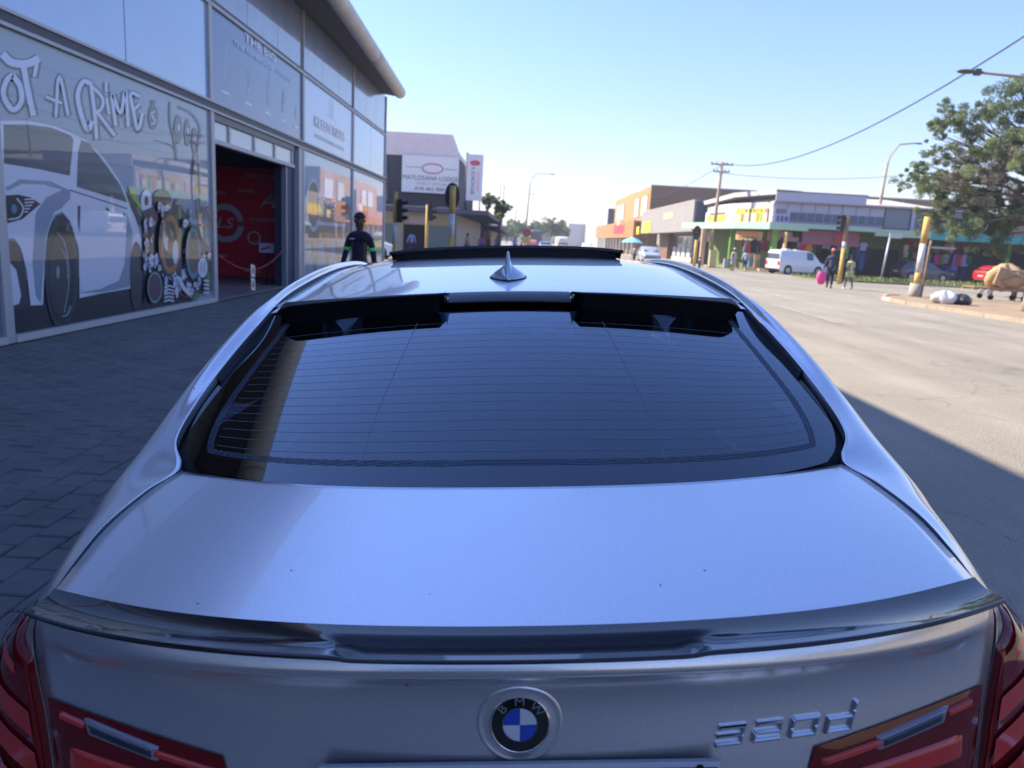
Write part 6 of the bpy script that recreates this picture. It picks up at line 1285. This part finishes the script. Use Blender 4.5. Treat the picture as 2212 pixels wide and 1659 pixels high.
s = empty('sign', (0.35, 88, 0), 0, 'small red and yellow roadside sign left of the far lorry', 'sign'); MB().tube([(0, 0, 0), (0, 0, 2.4)], .05, 8).build('post', M_pole, s); MB().prism([(.55*cos(2*pi*j/16), 2.3+.38*sin(2*pi*j/16)) for j in range(16)], -.03, .03, lambda u, v, w: (u, w, v)).build('disc', M_redt, s); box('panel', M_yelp, -.45, .45, -.03, .03, 1.1, 1.75, s)
t = empty('umbrella', (11.2, 78, 0), 0, 'pale teal market umbrella behind the open roof hatch', 'umbrella'); MB().grid([[(r*cos(2*pi*j/12), r*sin(2*pi*j/12), z) for j in range(13)] for z, r in ((2.35, .02), (2.15, .6), (1.8, 1.15))]).build('canopy', mat('teal_cloth', (.25, .58, .58), .7), t); MB().tube([(0, 0, 0), (0, 0, 2.3)], .025, 6).build('shaft', M_alu, t)
person('person with bright red hat standing right of the roof hatch end', (8.9, 60), 1, 1.55, cloth('pinkgrey', (.45, .35, .32)), cloth('darkleg', (.05, .05, .05)), hat=cloth('redhat', (.65, .02, .10)), fingers=False)
person('person in light top seated scale at the far stall left of the silver-blue car', (10.6, 72), 1, 1.5, cloth('lighttop', (.45, .42, .4)), cloth('darkleg', (.05, .05, .05)), fingers=False)

# signals and poles on the right
traffic_light('yellow traffic light with round black backboard at the far shop corner', 13.35, 58.5, 2.9, .13, -1.9, [(0, 2.2, Y_), (2.2, 2.9, M_blk)], 1, back=True, hz=2.75)
traffic_light('yellow traffic light pole rising behind the white van', 20.25, 58.75, 3.15, .14, 1.6, [(0, 3.15, Y_)], 0)
traffic_light('traffic light pole with worn yellow and white bands behind the walkers', 17.95, 42.5, 3.75, .11, 2.9, [(0, 2.0, Y_), (2.0, 2.35, Wh), (2.35, 3.75, mat('rusty_pole', (.28, .18, .12), .8, noise=.3, nscale=4, space='geo'))], 1, hz=3.35)
tl = traffic_light('leaning yellow and white pole on a concrete foot nearest the kerb island', 15.87, 30.25, 3.25, .125, 1.7, [(.62, 1.05, Y_), (1.05, 2.2, Wh), (2.2, 3.25, Y_)], 0)
tl.rotation_euler = (0, .012, 0); MB().tube([(-.02, 0, -.02), (-.02, 0, .63)], [.24, .21], 16).build('foot', M_conc, tl); MB().tube([(.30, .1, 0), (.34, .1, 2.35)], .05, 8).build('stay_post', mat('rusty_pole', (.28, .18, .12)), tl)
s = empty('street_sign', (24.8, 52.0, 0), 0, 'leaning galvanised post with a small white street name blade on top', 'sign'); MB().tube([(0, 0, 0), (.20, 0, 3.0)], .07, 8).build('post', mat('galvanised', (.42, .44, .46), .5, metal=.4), s); box('blade', mat('white_blade', (.58, .60, .56), .5), .15, 1.0, -.03, .03, 2.95, 3.28, s)
b_ = empty('bollard', (11.75, 50, 0), 0, 'short dark bollard at the road edge beside the far crossing', 'bollard'); MB().tube([(0, 0, 0), (0, 0, .95), (0, 0, 1.0)], [.08, .08, .05], 10).build('post', M_dkpole, b_); MB().tube([(0, 0, .78), (0, 0, .86)], .082, 10).build('band', M_whi, b_)
st = empty('concrete_stump', (16.35, 24.2, .1), 0, 'weathered brown stump of a post at the right edge of the island', 'post'); MB().tube([(0, 0, -.1), (.02, 0, .5), (.05, .02, 1.0)], [.17, .15, .13], 12).build('post', M_wood, st)
# rubbish bags and the loaded trolley
def lump(name, mt, r, seed, parent):
    rn = random.Random(seed); P = []
    for i in range(13):
        th = pi*i/12; P.append([])
        for j in range(25):
            ph = 2*pi*(j % 24)/24; k = 1 + .13*sin(3*ph+seed+2*th) + .08*sin(7*ph+seed*2)*sin(th) + .06*sin(11*th+ph*2); P[-1].append((r[0]*sin(th)*cos(ph)*k, r[1]*sin(th)*sin(ph)*k, r[2]*(.75+cos(th)*k*.9)))
    return MB().grid(P).build(name, mt, parent)
b1 = empty('rubbish_bag', (14.85, 26.3, .08), 0, 'white plastic rubbish sack slumped on the sandy island', 'rubbish bag'); lump('sack', mat('white_sack', (.62, .62, .64), .45, bump=.4, bscale=9), (.42, .36, .27), 2, b1)
b2 = empty('rubbish_bag', (15.42, 26.25, .08), .3, 'black plastic rubbish bag leaning against the white sack', 'rubbish bag'); lump('sack', mat('black_sack', (.035, .035, .04), .35, bump=.4, bscale=9), (.34, .32, .23), 5, b2)
ct = empty('handcart', (20.1, 31.6, .1), -.1, 'timber handcart on small wheels under a huge cardboard bundle', 'cart')
M_tim = mat('cart_timber', (.34, .22, .12), .9, noise=.2, nscale=6)
for k in range(5): MB().box(-1.3, 1.15, -.5+k*.21, -.33+k*.21, .46, .50).build('plank', M_tim, ct)
MB().box(-1.3, 1.15, -.52, -.46, .38, .455).build('beam', M_tim, ct); MB().box(-1.3, 1.15, .46, .52, .38, .455).build('beam', M_tim, ct)
for x in (-.55, .75):
    for y in (-.45, .45):
        MB().box(x-.04, x+.04, y-.04, y+.04, .16, .379).build('leg', M_tim, ct); w = MB().tube([(0, -.03, 0), (0, .03, 0)], .11, 14).build('wheel', M_tyre, ct); w.location = (x, y, .11)
for x in (-1.0, -.72): w = MB().tube([(0, -.56, .44), (0, -.60, .44)], .10, 12).build('bottle_end', M_whi, ct); w.location = (x, 0, -.1)
bn_ = empty('bundle', (20.15, 31.6, .60), .1, 'huge bulging bundle of tan cardboard and sacks on the handcart', 'bundle'); o = lump('wrapping', mat('tan_wrap', (.45, .31, .17), .85, noise=.15, nscale=3, bump=.5, bscale=5), (.68, .55, .58), 8, bn_)
for k in range(5):
    o = MB().box(-.42, .42, -.03, .03, -.30, .30).build('cardboard_sheet', M_box, bn_); o.location = (-.45+k*.22, -.50+.04*k, .35+.12*(k % 2)); o.rotation_euler = (random.uniform(-.3, .3), random.uniform(-.35, .35), random.uniform(-.4, .4))
MB().tube([(-.7, -.5, .2), (0, -.68, .55), (.7, -.5, .4)], .012, 6).build('rope', M_blk, bn_)
person('person in neon lime vest and dark trousers bending behind the loaded handcart', (21.15, 32.2), 1.2, 1.72, cloth('neonlime', (.42, .68, .05)), cloth('darktrouser', (.03, .04, .05)), bend=.9, arms=((.05, .25), (.05, .25)))

# the street behind the photographer, which the paint and the glass reflect
t, W = holder('shop_terrace', (22, -10), 'long single-storey shop terrace across the road behind the camera')
W(box('wall', M_cream, 22, 34, -50, 16, 0, 4.2)); W(box('canopy', M_under, 19.2, 21.99, -50, 16, 3.0, 3.25)); W(MB().prism([(21.6, 4.21), (34.4, 4.21), (28, 6.2)], -50.3, 16.3, lambda u, v, w: (u, w, v)).build('roof', mat('green_roof', (.16, .22, .18), .7)))
for k in range(14): W(box('shop_window', Msw, 21.93, 21.99, -48+k*4.5, -45+k*4.5, .5, 2.6))
for i, (x, y) in enumerate(((15.8, 8.5), (16.3, -4.0), (16.0, -17))):
    r2 = random.Random(50+i); c_ = [(x+r2.uniform(-2.2, 2.2), y+r2.uniform(-2.2, 2.2), 4.5+r2.uniform(-.8, 3), r2.uniform(1.0, 1.7), r2.choice((0, 1, 3))) for _ in range(12)]
    if y > 5: c_ = [(a+2.5, b-3, c, d, e) for a, b, c, d, e in c_]
    make_tree(['round street tree across the road beside the camera', 'spreading street tree across the road just behind the camera', 'furthest street tree across the road behind the camera'][i], (x+(2.5 if y > 5 else 0), y-(3 if y > 5 else 0), .1), 3.0, c_, 9000, .12, GC, seed=60+i, trunk_r=.2, group='street trees across the road')
vehicle('minibus', 'unseen dark blue minibus added behind the silver saloon to darken its rear', 'minibus', (-.15, -7.0), .03, 4.9, 1.85, 2.05, [(0, 1.9), (.25, 2.03), (3.6, 2.05), (4.0, 1.7), (4.4, 1.15), (4.9, .85)], [(0, 1.15), (4.2, 1.1), (4.9, .8)], (.02, .03, .06), (.85, 3.95), side=((.5, 3.3),), rearw=(-.015, 1.2, .1, 1.85), frontw=(4.36, 1.22, 3.95, 1.80))  # added out of view to cut the light on the saloon's rear face

# ---------------------------------------------------------------- dry-season haze over the street
hz = MB().box(-905, 905, -305, 2205, -1.2, 16).build('haze', [], recalc=True)
Mh = bpy.data.materials.new('haze_air'); Mh.use_nodes = True; nt = Mh.node_tree; nt.nodes.clear()
vo = nt.nodes.new('ShaderNodeVolumePrincipled'); vo.inputs['Density'].default_value = 0.0008; vo.inputs['Color'].default_value = (.88, .92, 1, 1); vo.inputs['Anisotropy'].default_value = .3
oo = nt.nodes.new('ShaderNodeOutputMaterial'); nt.links.new(vo.outputs[0], oo.inputs['Volume']); hz.data.materials.append(Mh); tag(hz, kind='stuff')
